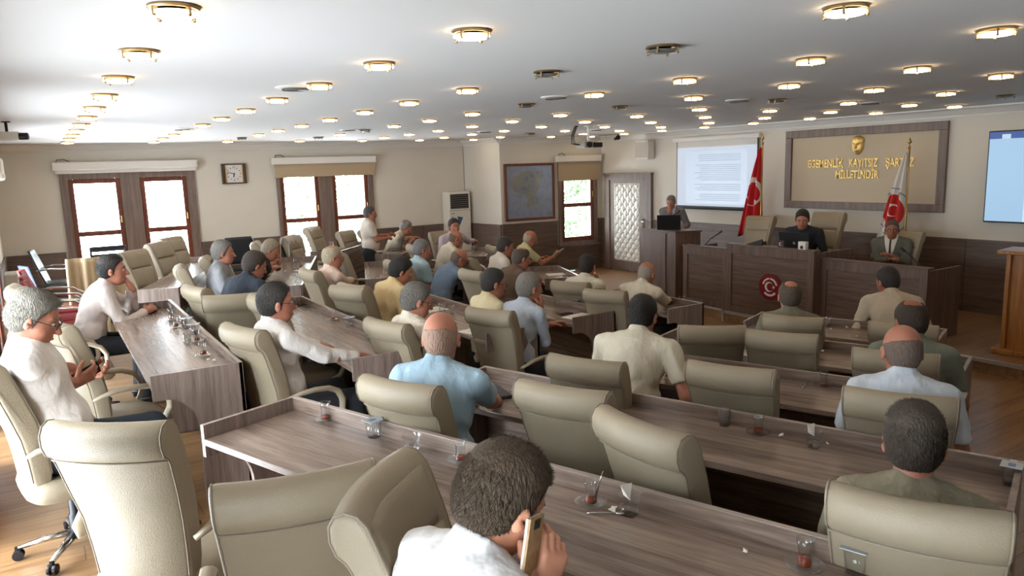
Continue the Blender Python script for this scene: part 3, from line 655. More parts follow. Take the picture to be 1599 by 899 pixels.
# sign board: walnut frame, gilded relief mask, gold lettering
y1, z1 = on_front(1230, 204); y0, z0 = on_front(1473, 333); y0 = on_front(1484, 190)[0]; z1 = (z1+on_front(1484, 190)[1])/2; z0 = (z0+on_front(1226, 323)[1])/2
sg = empty('wall_sign', (RIGHT, y0, z0), 0, 'large walnut framed sign with gold lettering and a gilded relief above the stage', 'sign'); w, h = y1-y0, z1-z0
fr = MB(); t = .115
for a, b, c1, d1 in ((0, w, 0, t), (0, w, h-t, h), (0, t, t, h-t), (w-t, w, t, h-t)): fr.box(-.05, 0, a, b, c1, d1, b=.006)
fr.build('frame', M_CASE, sg); MB().box(-.012, 0, t, w-t, t, h-t).build('board', mat('sign_board', 'b9ab94', .7), sg)
RX = (R(90), 0, R(-90))
for word, ua, ub, va, vb in (('EGEMENL\u0130K', 1263, 1318, 256, 256), ('KAYITSIZ', 1327, 1372, 255, 254), ('\u015eARTSIZ', 1384, 1429, 254, 254), ('M\u0130LLET\u0130ND\u0130R', 1306, 1373, 272, 274)):
    ya, za = on_front(ua, va); yb, zb = on_front(ub, vb); t_ = text('word', word, .17, M_GOLD, sg, (-.02, (ya+yb)/2-y0, (za+zb)/2-z0), RX, bold=.004); t_.scale = ((ya-yb)/max(.1, t_.dimensions.x), 1, 1)
# ---------------------------------------------------------------- implicit surfaces (for organic forms)
def surf_net(fn, lo, hi, h):
    lo = np.array(lo, float); hi = np.array(hi, float); n = np.maximum(4, np.ceil((hi-lo)/h).astype(int)+1)
    ax = [lo[i]+h*np.arange(n[i]) for i in range(3)]
    P = np.stack(np.meshgrid(*ax, indexing='ij'), -1).reshape(-1, 3).astype(np.float32)
    D = fn(P).reshape(n); ins = D < 0; cnt = np.zeros(n-1, int); acc = np.zeros(tuple(n-1)+(3,)); ne = np.zeros(n-1)
    sl = lambda o: tuple(slice(o[i], n[i]-1+o[i]) for i in range(3))
    cor = [(i, j, k) for i in (0, 1) for j in (0, 1) for k in (0, 1)]
    for a in cor:
        for d in range(3):
            if a[d]: continue
            b = list(a); b[d] = 1; b = tuple(b); da = D[sl(a)]; db = D[sl(b)]; cr = (da < 0) != (db < 0)
            t = np.where(cr, da/np.where(cr, da-db, 1), 0); ne += cr
            for q in range(3): acc[..., q] += np.where(cr, a[q]+(t if q == d else 0), 0)
    act = ne > 0; idx = -np.ones(n-1, int); idx[act] = np.arange(act.sum())
    cells = np.argwhere(act); V = lo+h*(cells+acc[act]/ne[act][:, None]); F = []
    for d in range(3):
        e = [(1, 2), (2, 0), (0, 1)][d]; A = [slice(None)]*3; B = [slice(None)]*3; A[d] = slice(0, n[d]-1); B[d] = slice(1, n[d])
        a = ins[tuple(A)]; b = ins[tuple(B)]; ed = np.argwhere(a != b); ok = (ed[:, e[0]] > 0) & (ed[:, e[1]] > 0) & (ed[:, e[0]] < n[e[0]]-1) & (ed[:, e[1]] < n[e[1]]-1) & (ed[:, d] < n[d]-1); ed = ed[ok]
        q = []
        for s0, s1 in ((0, 0), (1, 0), (1, 1), (0, 1)):
            c = ed.copy(); c[:, e[0]] -= s0; c[:, e[1]] -= s1; q.append(idx[c[:, 0], c[:, 1], c[:, 2]])
        q = np.stack(q, -1); fl = a[ed[:, 0], ed[:, 1], ed[:, 2]]; q[~fl] = q[~fl][:, ::-1]; F.append(q)
    F = np.concatenate(F); F = F[(F >= 0).all(1)]
    return V, F
def rc(P, a, b, r1, r2):
    a = np.asarray(a, np.float32); ba = np.asarray(b, np.float32)-a; L2 = max(1e-9, float(ba@ba)); t = np.clip((P-a)@ba/L2, 0, 1)
    return np.linalg.norm(P-a-t[:, None]*ba, axis=1)-(r1+(r2-r1)*t)
def ell(P, c, r, M=None):
    q = P-np.asarray(c, np.float32)
    if M is not None: q = q@M
    r = np.asarray(r, np.float32); k0 = np.linalg.norm(q/r, axis=1); k1 = np.linalg.norm(q/r**2, axis=1)+1e-9; return k0*(k0-1)/k1
def smin(a, b, k):
    h = np.clip(.5+.5*(b-a)/k, 0, 1); return b*(1-h)+a*h-k*h*(1-h)
def wob(P, s, seed=0): return (np.sin(P[:, 0]*s+seed)*np.sin(P[:, 1]*s*1.3+seed*2.1)*np.sin(P[:, 2]*s*.9+seed*.7))
def mesh_np(name, parts, m, parent=None):
    vs_, fs, k = [], [], 0
    for V, F in parts: vs_.append(V); fs.append(F+k); k += len(V)
    V = np.concatenate(vs_); F = np.concatenate(fs); me = bpy.data.meshes.new(name)
    me.vertices.add(len(V)); me.vertices.foreach_set('co', V.astype(np.float32).ravel()); me.loops.add(4*len(F)); me.loops.foreach_set('vertex_index', F.astype(np.int32).ravel())
    me.polygons.add(len(F)); me.polygons.foreach_set('loop_start', np.arange(len(F), dtype=np.int32)*4); me.polygons.foreach_set('loop_total', np.full(len(F), 4, np.int32)); me.update(calc_edges=True); me.validate()
    return link(name, me, m, parent, True)
# gilded relief: generic mask with swept-back hair
def relief(P):
    d = ell(P, (0, 0, 0), (.06, .095, .14)); d = smin(d, ell(P, (0, 0, .07), (.07, .105, .075)), .02); d = smin(d, rc(P, (-.06, 0, .03), (-.078, 0, -.03), .012, .018), .01)
    d = smin(d, rc(P, (-.05, -.05, .045), (-.05, .05, .045), .012, .012), .01); d = np.maximum(d, -(np.linalg.norm(P-np.float32([-.062, .035, .018]), axis=1)-.018)); d = np.maximum(d, -(np.linalg.norm(P-np.float32([-.062, -.035, .018]), axis=1)-.018))
    d = smin(d, rc(P, (-.052, -.025, -.07), (-.052, .025, -.07), .009, .009), .006); return d+.004*wob(P, 90)*(P[:, 2] > .05)
ye, ze = on_front(1341, 227); o = mesh_np('gilded_relief', [surf_net(relief, (-.11, -.13, -.17), (.005, .13, .17), .008)], M_GOLD, sg); o.location = (-.012, ye-y0, ze-z0)
# big flat television at the right edge
y1, z1 = on_front(1549, 205); _, z0 = on_front(1539, 346); w = 2.1; h = z1-z0
tv = empty('television', (RIGHT, y1-w, z0), 0, 'large flat wall television showing a blue and white document at the right edge', 'television')
MB().box(-.07, 0, 0, w, 0, h, b=.006).build('housing', M_BLK, tv)
def scr(name, y0_, y1_, z0_, z1_, col, st_, par, x=-.0715, th=.001): return MB().box(x-th, x, y0_, y1_, z0_, z1_).build(name, mat('screen_'+col, '101010', .3, emit=col, estr=st_), par)
s_ = scr('screen', .015, w-.015, .02, h-.015, 'a6cbea', .85, tv)
scr('title_bar', .015, w-.015, h-.10, h-.015, '3a62b4', .6, s_, -.0726); scr('document_tab', w-.26, w-.16, h-.10, h-.045, 'c8dcf2', .85, s_, -.0737)
scr('page', .25, w-.46, .02, h-.17, 'bfe6f6', .95, s_, -.0726)
tx = MB(); rs = np.random.RandomState(3)
zz = h-.30
while zz > .08:
    y = w-.80
    yy = y
    while yy > .4: ln = rs.uniform(.03, .11); tx.box(-.0742, -.0738, yy-ln, yy, zz, zz+.014); yy -= ln+.02
    zz -= .045 if rs.rand() > .22 else .13
o = tx.build('document_text', mat('screen_text', '4a5a70', .6), s_); o['kind'] = 'stuff'
# projection screen
y1, z1 = on_front(1060, 224); y0, z0 = on_front(1185, 326); w = y1-y0; h = z1-z0+.0
ps = empty('projection_screen', (RIGHT, y0, z0), 0, 'pull-down projection screen with a bright document and black borders beside the red flag', 'projection screen')
MB().box(-.10, -.02, -.05, w+.07, h+.02, h+.10, b=.012).build('case', M_TRIMW, ps); MB().box(-.055, -.05, 0, w, -.02, h+.02).build('border', M_BLK, ps)
MB().box(-.056, -.0551, .02, w-.02, h-.10, h+.02).build('upper_fabric', mat('screen_fabric', 'cfcdc8', .8), ps)
s_ = MB().box(-.057, -.0555, .02, w-.02, .02, h-.09).build('projected_image', mat('projected', '9a9a9a', .8, emit='c3d3ea', estr=.62), ps)
scr('projected_page', .22, w-.24, .06, h-.16, 'd3e2f4', .8, s_, -.0572)
tx = MB(); zz = h-.24
while zz > .12: tx.box(-.0592, -.0584, .36, w-.42-rs.uniform(0, .2), zz, zz+.008); zz -= .034 if rs.rand() > .15 else .08
o = tx.build('projected_text', mat('projected_text_grey', '8794a8', .7, emit='8ea0bc', estr=.45), s_); o['kind'] = 'stuff'
MB().tube([(-.055, -.01, -.03), (-.055, w+.01, -.03)], .016, 8).build('weight_bar', M_BLK, ps)
# loudspeaker
y1, z1 = on_front(1003, 220); y0, z0 = on_front(1024, 248)
sp = empty('loudspeaker', (RIGHT, y0, z0), 0, 'white box loudspeaker on the wall between the padded door and the projection screen', 'loudspeaker')
MB().box(-.22, -.03, .0, y1-y0-.02, 0, z1-z0, b=.02).build('cabinet', M_WHITEPL, sp); MB().box(-.228, -.219, .02, y1-y0-.04, .03, z1-z0-.03, b=.003).build('grille', mat('grille_grey', 'a9a6a0', .6), sp); MB().box(-.04, 0, .08, .16, .1, .2).build('bracket', M_BLK, sp)
# flags
def flag(label, pos, ztop, zbase, w0, kind):
    r = empty('flag', (pos[0], pos[1], STG), 0, label, 'flag', 'flags on the stage'); T = ztop-STG
    MB().lathe([(.16, 0), (.16, .02), (.05, .05), (.02, .08)], 20).build('base', M_BRASS, r, True, 40)
    MB().tube([(0, 0, .05), (0, 0, T-.16)], .014, 8).build('pole', M_BRASS, r, True)
    MB().ball((0, 0, T-.14), .022, 10).tube([(0, 0, T-.12), (0, 0, T-.08)], .008, 8).lathe([(.001, 0), (.03, .02), (.001, .09)], 10, None, (0, 0, T-.09)).build('finial', M_BRASS, r, True)
    top = T-.20; ln = 1.28; vv = []; ff = []; n = 48; rows = 30
    for j in range(rows+1):
        q = j/rows; z = top-ln*q*(1.0)
        for i in range(n+1):
            s = i/n; wd = .04+w0*q**.85; y = wd*s-.02*q; x = -.02+(.012+.05*q)*math.sin(s*15+.8*q)-.04*q*s
            vv.append((x, y, z+.28*s*q*q*(-.35)-.10*s*q))
    for j in range(rows):
        for i in range(n): k = j*(n+1)+i; ff.append((k, k+1, k+n+2, k+n+1))
    mt = bpy.data.materials.new('flag_cloth_'+kind); mt.use_nodes = True; nt = mt.node_tree; b = nt.nodes['Principled BSDF']; b.inputs['Roughness'].default_value = .7; N = nt.nodes.new; Lk = nt.links.new
    tc = N('ShaderNodeTexCoord'); se = N('ShaderNodeSeparateXYZ'); Lk(tc.outputs['Object'], se.inputs[0])
    def mth(op, a, b_=None, c_=None):
        x = N('ShaderNodeMath'); x.operation = op
        for q, val in enumerate((a, b_, c_)):
            if val is None: continue
            if isinstance(val, (int, float)): x.inputs[q].default_value = val
            else: Lk(val, x.inputs[q])
        return x.outputs[0]
    def disc(yc, zc, ry, rz):
        a = mth('DIVIDE', mth('SUBTRACT', se.outputs[1], yc), ry); c_ = mth('DIVIDE', mth('SUBTRACT', se.outputs[2], zc), rz)
        return mth('LESS_THAN', mth('ADD', mth('MULTIPLY', a, a), mth('MULTIPLY', c_, c_)), 1.0)
    def mix(fac, c1, c2):
        x = N('ShaderNodeMixRGB'); Lk(fac, x.inputs[0])
        for q, cc in ((1, c1), (2, c2)):
            if isinstance(cc, str): x.inputs[q].default_value = srgb(cc)
            else: Lk(cc, x.inputs[q])
        return x.outputs[0]
    if kind == 'red':
        zc = top-.72; k = mth('MULTIPLY', disc(w0*.36, zc, w0*.36, .24), mth('SUBTRACT', 1.0, disc(w0*.37, zc-.035, w0*.30, .19)))
        stn = disc(w0*.25, zc-.17, w0*.13, .05); out = mix(mth('MAXIMUM', k, stn), 'b80f1c', 'd8cfc6')
    else:
        zc = top-.80; d1 = disc(w0*.40, zc, w0*.34, .24); d0 = mth('SUBTRACT', disc(w0*.40, zc, w0*.46, .33), disc(w0*.40, zc, w0*.44, .315)); k = mth('MULTIPLY', disc(w0*.42, zc+.02, w0*.15, .09), mth('SUBTRACT', 1.0, disc(w0*.38, zc+.01, w0*.12, .07)))
        out = mix(k, mix(d1, mix(d0, 'd9d4cb', '6f7a92'), 'c02a24'), 'e6ddd4')
    Lk(out, b.inputs['Base Color'])
    o = MB().add(vv, ff).build('cloth', mt, r, True); so_ = o.modifiers.new('solid', 'SOLIDIFY'); so_.thickness = .004
    return r
def fl(u, v, x): y, z = zat(u, v, x); return (x, y), z
p_, zt = fl(1191, 210, 10.0); flag('red flag with white crescent and star on a brass pole beside the projection screen', p_, zt, 0, .40, 'red')
p_, zt = fl(1421, 214, 9.95); FLW = flag('white flag with a round red crescent emblem on a brass pole before the framed sign', p_, zt, 0, .42, 'white')
for k, ch in enumerate('\u2022A\u2022A'):
    if ch == 'A': text('flag_letter', 'A', .07, mat('flag_blue', '4a5670', .7), FLW, (-.075, .20-.07*k+.07, zt-STG-.20-.70+.14), RX, ext=.001)
# floor standing air conditioner
def on_far(u, v): d = _ray(u, v); t = FAR/d[1]; return d[0]*t, d[2]*t+CAM_Z
def at_y(u, v, y): d = _ray(u, v); t = y/d[1]; return d[0]*t, d[2]*t+CAM_Z
yA = FAR-.32; x0, z1 = at_y(700, 300, yA); x1, _ = at_y(734, 300, yA)
ac = empty('air_conditioner', (x0, yA, 0), 0, 'white floor standing air conditioner in the far corner', 'air conditioner'); w = x1-x0
MB().box(0, w, 0, .30, 0, z1, b=.02).build('cabinet', M_WHITEPL, ac)
gr = MB().box(.04, w-.05, -.006, .02, z1-.36, z1-.05).build('outlet', M_BLK, ac)
lv = MB()
for k in range(7): lv.box(.045, w-.055, -.014, .0, z1-.35+.043*k, z1-.338+.043*k)
lv.build('louvres', mat('louvre_grey', '6d6a66', .5), gr)
MB().box(.01, w-.02, -.008, 0, z1-.40, z1-.39).box(.01, w-.02, -.008, 0, .5, .51).build('seam', mat('seam_grey', '8d8a84', .6), ac)
MB().add([(.19, -.004, z1-.52), (.33, -.004, z1-.55), (.24, -.004, z1-.72), (.19, -.007, z1-.52), (.33, -.007, z1-.55), (.24, -.007, z1-.72)], [(0, 1, 2), (5, 4, 3), (0, 3, 4, 1), (1, 4, 5, 2), (2, 5, 3, 0)]).build('sticker', mat('sticker_blue', '3a5f82', .5), ac)
MB().box(.05, .13, -.004, 0, z1-.47, z1-.455).box(.05, .10, -.004, 0, z1-.53, z1-.52).build('badge', mat('badge_teal', '4d7d7a', .5), ac)
# wall map, framed, on the angled wall
s0, zb_ = on_map(789, 346); s1, zt_ = on_map(864, 253); s0a, zta = on_map(785, 257); s0 = (s0+s0a)/2; zb2 = on_map(866, 341)[1]; zt_ = (zt_+zta)/2; zb_ = (zb_+zb2)/2
mp = empty('wall_map', (*mp_(s0), zb_), math.degrees(_ma), 'large framed relief map in blue and tan on the angled wall', 'map'); w = s1-s0; h = zt_-zb_
fr = MB(); t = .05
for a, b, c1, d1 in ((0, w, 0, t), (0, w, h-t, h), (0, t, t, h-t), (w-t, w, t, h-t)): fr.box(a, b, -.045, 0, c1, d1, b=.006)
fr.build('frame', M_SASH, mp)
mt = bpy.data.materials.new('map_print'); mt.use_nodes = True; nt = mt.node_tree; b = nt.nodes['Principled BSDF']; b.inputs['Roughness'].default_value = .25; N = nt.nodes.new; Lk = nt.links.new
tc = N('ShaderNodeTexCoord'); n1 = N('ShaderNodeTexNoise'); n1.inputs['Scale'].default_value = 7; n1.inputs['Detail'].default_value = 9; n1.inputs['Roughness'].default_value = .75; Lk(tc.outputs['Object'], n1.inputs['Vector'])
rp = N('ShaderNodeValToRGB'); e = rp.color_ramp.elements; e[0].position = .40; e[0].color = srgb('7f8698'); e[1].position = .62; e[1].color = srgb('b9ab86'); q = e.new(.5); q.color = srgb('9aa0a4'); q = e.new(.56); q.color = srgb('8f9a8c'); Lk(n1.outputs['Fac'], rp.inputs[0]); Lk(rp.outputs[0], b.inputs['Base Color'])
land = [(.05, .70), (.12, .74), (.20, .80), (.30, .86), (.38, .90), (.50, .89), (.62, .88), (.78, .90), (.80, .83), (.80, .76), (.72, .72), (.73, .60), (.66, .50), (.62, .42), (.70, .36), (.66, .28), (.56, .24), (.44, .20), (.40, .26), (.46, .34), (.40, .44), (.30, .48), (.16, .52), (.10, .60)]
MB().box(.04, w-.04, -.022, -.01, .04, h-.04).build('sea_print', mat('map_sea', '9aa7bd', .25, noise=.10, nscale=9), mp)
MB().prism([(.05+(w-.1)*a, .04+(h-.08)*c_) for a, c_ in land], 0, .001, Matrix(((1, 0, 0, 0), (0, 0, -1, -.0225), (0, 1, 0, 0), (0, 0, 0, 1)))).build('land_print', mt, mp)
MB().box(.045, w-.045, -.03, -.0285, .045, h-.045).build('glazing', glass_mat('map_glass', (.97, .97, .97), .03), mp)
# clock
x0, z1 = on_far(344, 256); x1, z0 = on_far(385, 286); ck = empty('wall_clock', (x0, FAR, z0), 0, 'rectangular wall clock with a brown frame between the two far windows', 'clock'); w = x1-x0; h = z1-z0
M_CKF = mat('clock_frame', '4a3826', .35)
MB().box(0, .06, -.06, 0, 0, h, b=.008).box(w-.06, w, -.06, 0, 0, h, b=.008).box(.0, w, -.05, 0, 0, .022, b=.004).box(0, w, -.05, 0, h-.022, h, b=.004).build('frame', M_CKF, ck)
MB().box(.064, .074, -.062, -.04, .02, h-.02).box(w-.074, w-.064, -.062, -.04, .02, h-.02).build('gold_strip', M_GOLD, ck)
fc = MB().box(.06, w-.06, -.04, -.03, .02, h-.02).build('dial', mat('dial_white', 'd4cfcc', .4), ck); cxk, czk = w/2, h/2; hd = MB()
for k in range(12):
    if k % 3 == 0: continue
    a = math.pi/6*k; r0 = .105; sx_ = 1.0; M = Matrix.Translation((cxk+math.sin(a)*r0*1.1, -.041, czk+math.cos(a)*r0*1.05)) @ Matrix.Rotation(a, 4, 'Y'); hd.box(-.005, .005, -.002, .001, -.014, .014, M)
hd.build('hour_marks', M_BLK, ck)
for s, dx_, dz_ in (('12', 0, .115), ('3', .115, 0), ('6', 0, -.115), ('9', -.115, 0)): text('numeral', s, .055, M_BLK, ck, (cxk+dx_, -.043, czk+dz_), (R(90), 0, 0), ext=.001)
for a, ln, wd_ in ((R(-78), .105, .006), (R(192), .065, .008)):
    MB().box(-wd_, wd_, -.002, .001, -.015, ln, Matrix.Translation((cxk, -.045, czk)) @ Matrix.Rotation(a, 4, 'Y')).build('hand', M_BLK, ck)
# surveillance camera and split air unit at far left
p = at(40, 213, 2.72); cc = empty('security_camera', (p.x-.15, p.y, 2.72), -12, 'box security camera on a ceiling bracket at the far left', 'camera')
MB().box(-.14, .10, -.045, .045, -.04, .045, b=.008).build('body', M_WHITEPL, cc); MB().lathe([(.035, .10), (.035, .17), (.028, .18), (.001, .175)], 14, Tm(0, 0, 0, 0, 90)).build('lens', M_BLK, cc, True, 40)
MB().tube([(.0, 0, .04), (0, 0, CEIL-2.72)], .014, 8).lathe([(.04, CEIL-2.72-.01), (.04, CEIL-2.72)], 12).build('bracket', M_DARKMET, cc); MB().tube([(-.14, 0, 0), (-.3, .02, .03), (-.45, 0, .08)], .010, 6).build('cable', M_DARKMET, cc)
yw = 11.0; d = _ray(8, 258); yw = d[1]/d[0]*(LEFT+.24) if d[0] < 0 else 12.3
su = empty('split_air_unit', (LEFT, 12.35, 2.30), 0, 'white split air unit high on the left wall', 'air conditioner'); MB().box(0, .22, -.85, 0, 0, .30, b=.03).build('casing', M_WHITEPL, su); MB().box(.20, .226, -.82, -.03, .03, .08, b=.004).build('flap', mat('flap_grey', 'b5b2ab', .5), su)
# ceiling projector
d = _ray(919, 226); t = 1/d[1]*9.2; pj = Vector((d[0]*t, 9.2, d[2]*t+CAM_Z)); pr0 = empty('projector', pj, -8, 'ceiling mounted projector with dangling cables in front of the single window', 'projector')
MB().box(-.15, .17, -.14, .14, -.05, .045, b=.02).build('body', mat('projector_grey', '8f8a82', .4), pr0); MB().box(.0, .165, -.147, -.139, -.042, .03, b=.004).build('front_grille', M_BLK, pr0)
MB().lathe([(.045, 0), (.045, .03), (.03, .035)], 16, Tm(-.07, -.135, 0, 0, 0, 90)).build('lens', M_BLK, pr0, True, 40)
MB().tube([(0, 0, .04), (0, 0, CEIL-pj.z)], .022, 10).lathe([(.07, CEIL-pj.z-.015), (.07, CEIL-pj.z)], 16).box(-.09, .09, -.06, .06, .04, .055).build('mount', M_WHITEPL, pr0)
cb = MB()
for k in range(3): cb.tube([(-.14, .03*k, .0), (-.24-.02*k, .02*k, .02), (-.26-.02*k, .0, .14), (-.20-.02*k, 0, .28), (-.10, 0, .33), (-.03, 0, CEIL-pj.z)], .007, 6)
cb.build('cables', M_DARKMET, pr0)
# dome camera near the screen
p = at(965, 210, CEIL); d = _ray(965, 214); q = (RIGHT-.35)/d[0]; dc = empty('security_camera', (RIGHT-.35, d[1]*q, d[2]*q+CAM_Z), 200, 'small dark security camera in the ceiling corner above the padded door', 'camera')
hh = CEIL-(d[2]*q+CAM_Z); MB().tube([(0, 0, 0), (0, 0, hh)], .018, 8).build('bracket', M_BLK, dc); MB().ball((0, 0, -.01), .05, 12).tube([(0, 0, -.01), (.12, 0, -.04)], .03, 10).build('body', M_BLK, dc, True)
# ================================================================ people
PS = 1.04
def v3(*a): return np.array(a, float)
def unit(a): a = np.asarray(a, float); return a/(np.linalg.norm(a)+1e-9)
def rotz(a): c, s = math.cos(R(a)), math.sin(R(a)); return np.array([[c, -s, 0], [s, c, 0], [0, 0, 1.]])
def roty(a): c, s = math.cos(R(a)), math.sin(R(a)); return np.array([[c, 0, s], [0, 1, 0], [-s, 0, c]])
def rotx(a): c, s = math.cos(R(a)), math.sin(R(a)); return np.array([[1, 0, 0], [0, c, -s], [0, s, c]])
def head_sdf(Q):
    q = np.abs(Q*np.float32([1, 1, 1])); S = Q.copy(); S[:, 1] = np.abs(Q[:, 1])
    d = ell(Q, (-.014, 0, .030), (.098, .078, .092)); d = smin(d, ell(Q, (.030, 0, -.030), (.064, .060, .085)), .03); d = smin(d, ell(Q, (.040, 0, -.082), (.046, .048, .036)), .025)
    d = smin(d, rc(S, (.040, .040, -.02), (.055, .036, -.03), .026, .022), .02)
    d = smin(d, rc(S, (.072, .0, .030), (.066, .042, .030), .016, .013), .015)
    es = np.linalg.norm(S-np.float32([.094, .032, .008]), axis=1)-.014; h = np.clip(.5-.5*(d+es)/.012, 0, 1); d = d*(1-h)-es*h+.012*h*(1-h)
    d = smin(d, rc(Q, (.086, 0, .018), (.112, 0, -.026), .009, .014), .010); d = smin(d, rc(S, (.094, 0, -.030), (.090, .014, -.031), .010, .008), .006)
    d = smin(d, rc(Q, (.086, -.016, -.060), (.086, .016, -.060), .011, .011), .006); d = smin(d, rc(Q, (.083, -.013, -.073), (.083, .013, -.073), .010, .010), .006)
    e = ell(S, (-.006, .083, -.008), (.019, .009, .033), rotz(18).astype(np.float32)); e2 = np.linalg.norm(S-np.float32([.0, .094, -.008]), axis=1)-.010; e = np.maximum(e, -e2)
    return smin(d, e, .006)
HZX = [-.13, -.05, -.022, .0, .018, .030, .048, .068, .085, .12]
HZ = dict(full=[-.085, -.08, -.055, -.035, -.028, .032, .055, .085, .10, .11], bald=[-.085, -.08, -.055, -.02, -.005, .03, .2, .2, .2, .2], thin=[-.085, -.08, -.055, -.03, -.02, .025, .05, .10, .2, .2])
def hair_fn(kind, t, crew=0):
    def f(Q):
        d = ell(Q, (-.014, 0, .030), (.098, .078, .092)); d = smin(d, ell(Q, (-.02, 0, -.02), (.085, .070, .075)), .02)
        tt = t*np.clip((Q[:, 2]+.10)/.10, .25, 1)
        if kind == 'full': tt = tt+.007*np.clip((Q[:, 2]-.05)/.06, 0, 1)
        g0 = Q[:, 2]-np.interp(Q[:, 0], HZX, HZ[kind]); tt = tt*np.clip(.35+g0/.03, .35, 1)
        d = d-tt-.0012*wob(Q, 130, 1)-.0014*wob(Q, 50, 2)
        g = Q[:, 2]-np.interp(Q[:, 0], HZX, HZ[kind])+.003*wob(Q, 110, 3)
        if kind == 'bald': g = np.minimum(g, .034+.018*np.clip(-Q[:, 0]/.1, -1, 1)-Q[:, 2]+.004*wob(Q, 90))
        if kind == 'thin': g = np.minimum(g, np.linalg.norm((Q-np.float32([-.045, 0, .115]))/np.float32([1.25, 1, 1]), axis=1)-.052+.006*wob(Q, 80))
        ear = np.linalg.norm((Q*np.float32([1, 0, 1])-np.float32([-.002, 0, -.014]))/np.float32([.85, 1, 1.5]), axis=1)-.018
        return np.maximum(np.maximum(d, -g), -ear)
    return f
HAND_REST = dict(curl=22, d=None, n=(0, 0, -1))
def hand_prims(w, dh, pn, side, curl, sc=1.0):
    dh = unit(dh); pn = unit(np.asarray(pn, float)-dh*np.dot(pn, dh)); tl = np.cross(pn, dh)*(1 if side > 0 else -1); A = []
    A.append((w-dh*.02, w+dh*.03, .026, .027))
    for off in (.026, .008, -.010, -.027): A.append((w+dh*.02+tl*off*.7, w+dh*.082*sc+tl*off, .014, .0125))
    kn = [(.028, .078, .0095), (.009, .086, .0098), (-.010, .080, .0094), (-.028, .064, .0082)]; Fp = []
    for i, (off, ln, r) in enumerate(kn):
        p = w+dh*(.086-.004*abs(i-1))*sc+tl*off; seg = (.46, .30, .24); a = 0
        for j in range(3):
            a += R(curl*(.7, 1.15, .85)[j]*(1+.12*i)); q = p+(dh*math.cos(a)+pn*math.sin(a)+tl*off*1.2)*ln*seg[j]*sc; Fp.append((p, q, r*(1-.1*j), r*(.92-.1*j))); p = q
    p = w+dh*.018+tl*.022; q = p+unit(dh*.62+tl*.72+pn*.25)*.042; Fp.append((p, q, .015, .012)); r_ = q+unit(dh*.85+tl*.32+pn*(.2+curl/90))*.030; Fp.append((q, r_, .0115, .0105)); s_ = r_+unit(dh*.9+tl*.05+pn*(.3+curl/60))*.024; Fp.append((r_, s_, .0105, .0085))
    return A, Fp, tl, pn
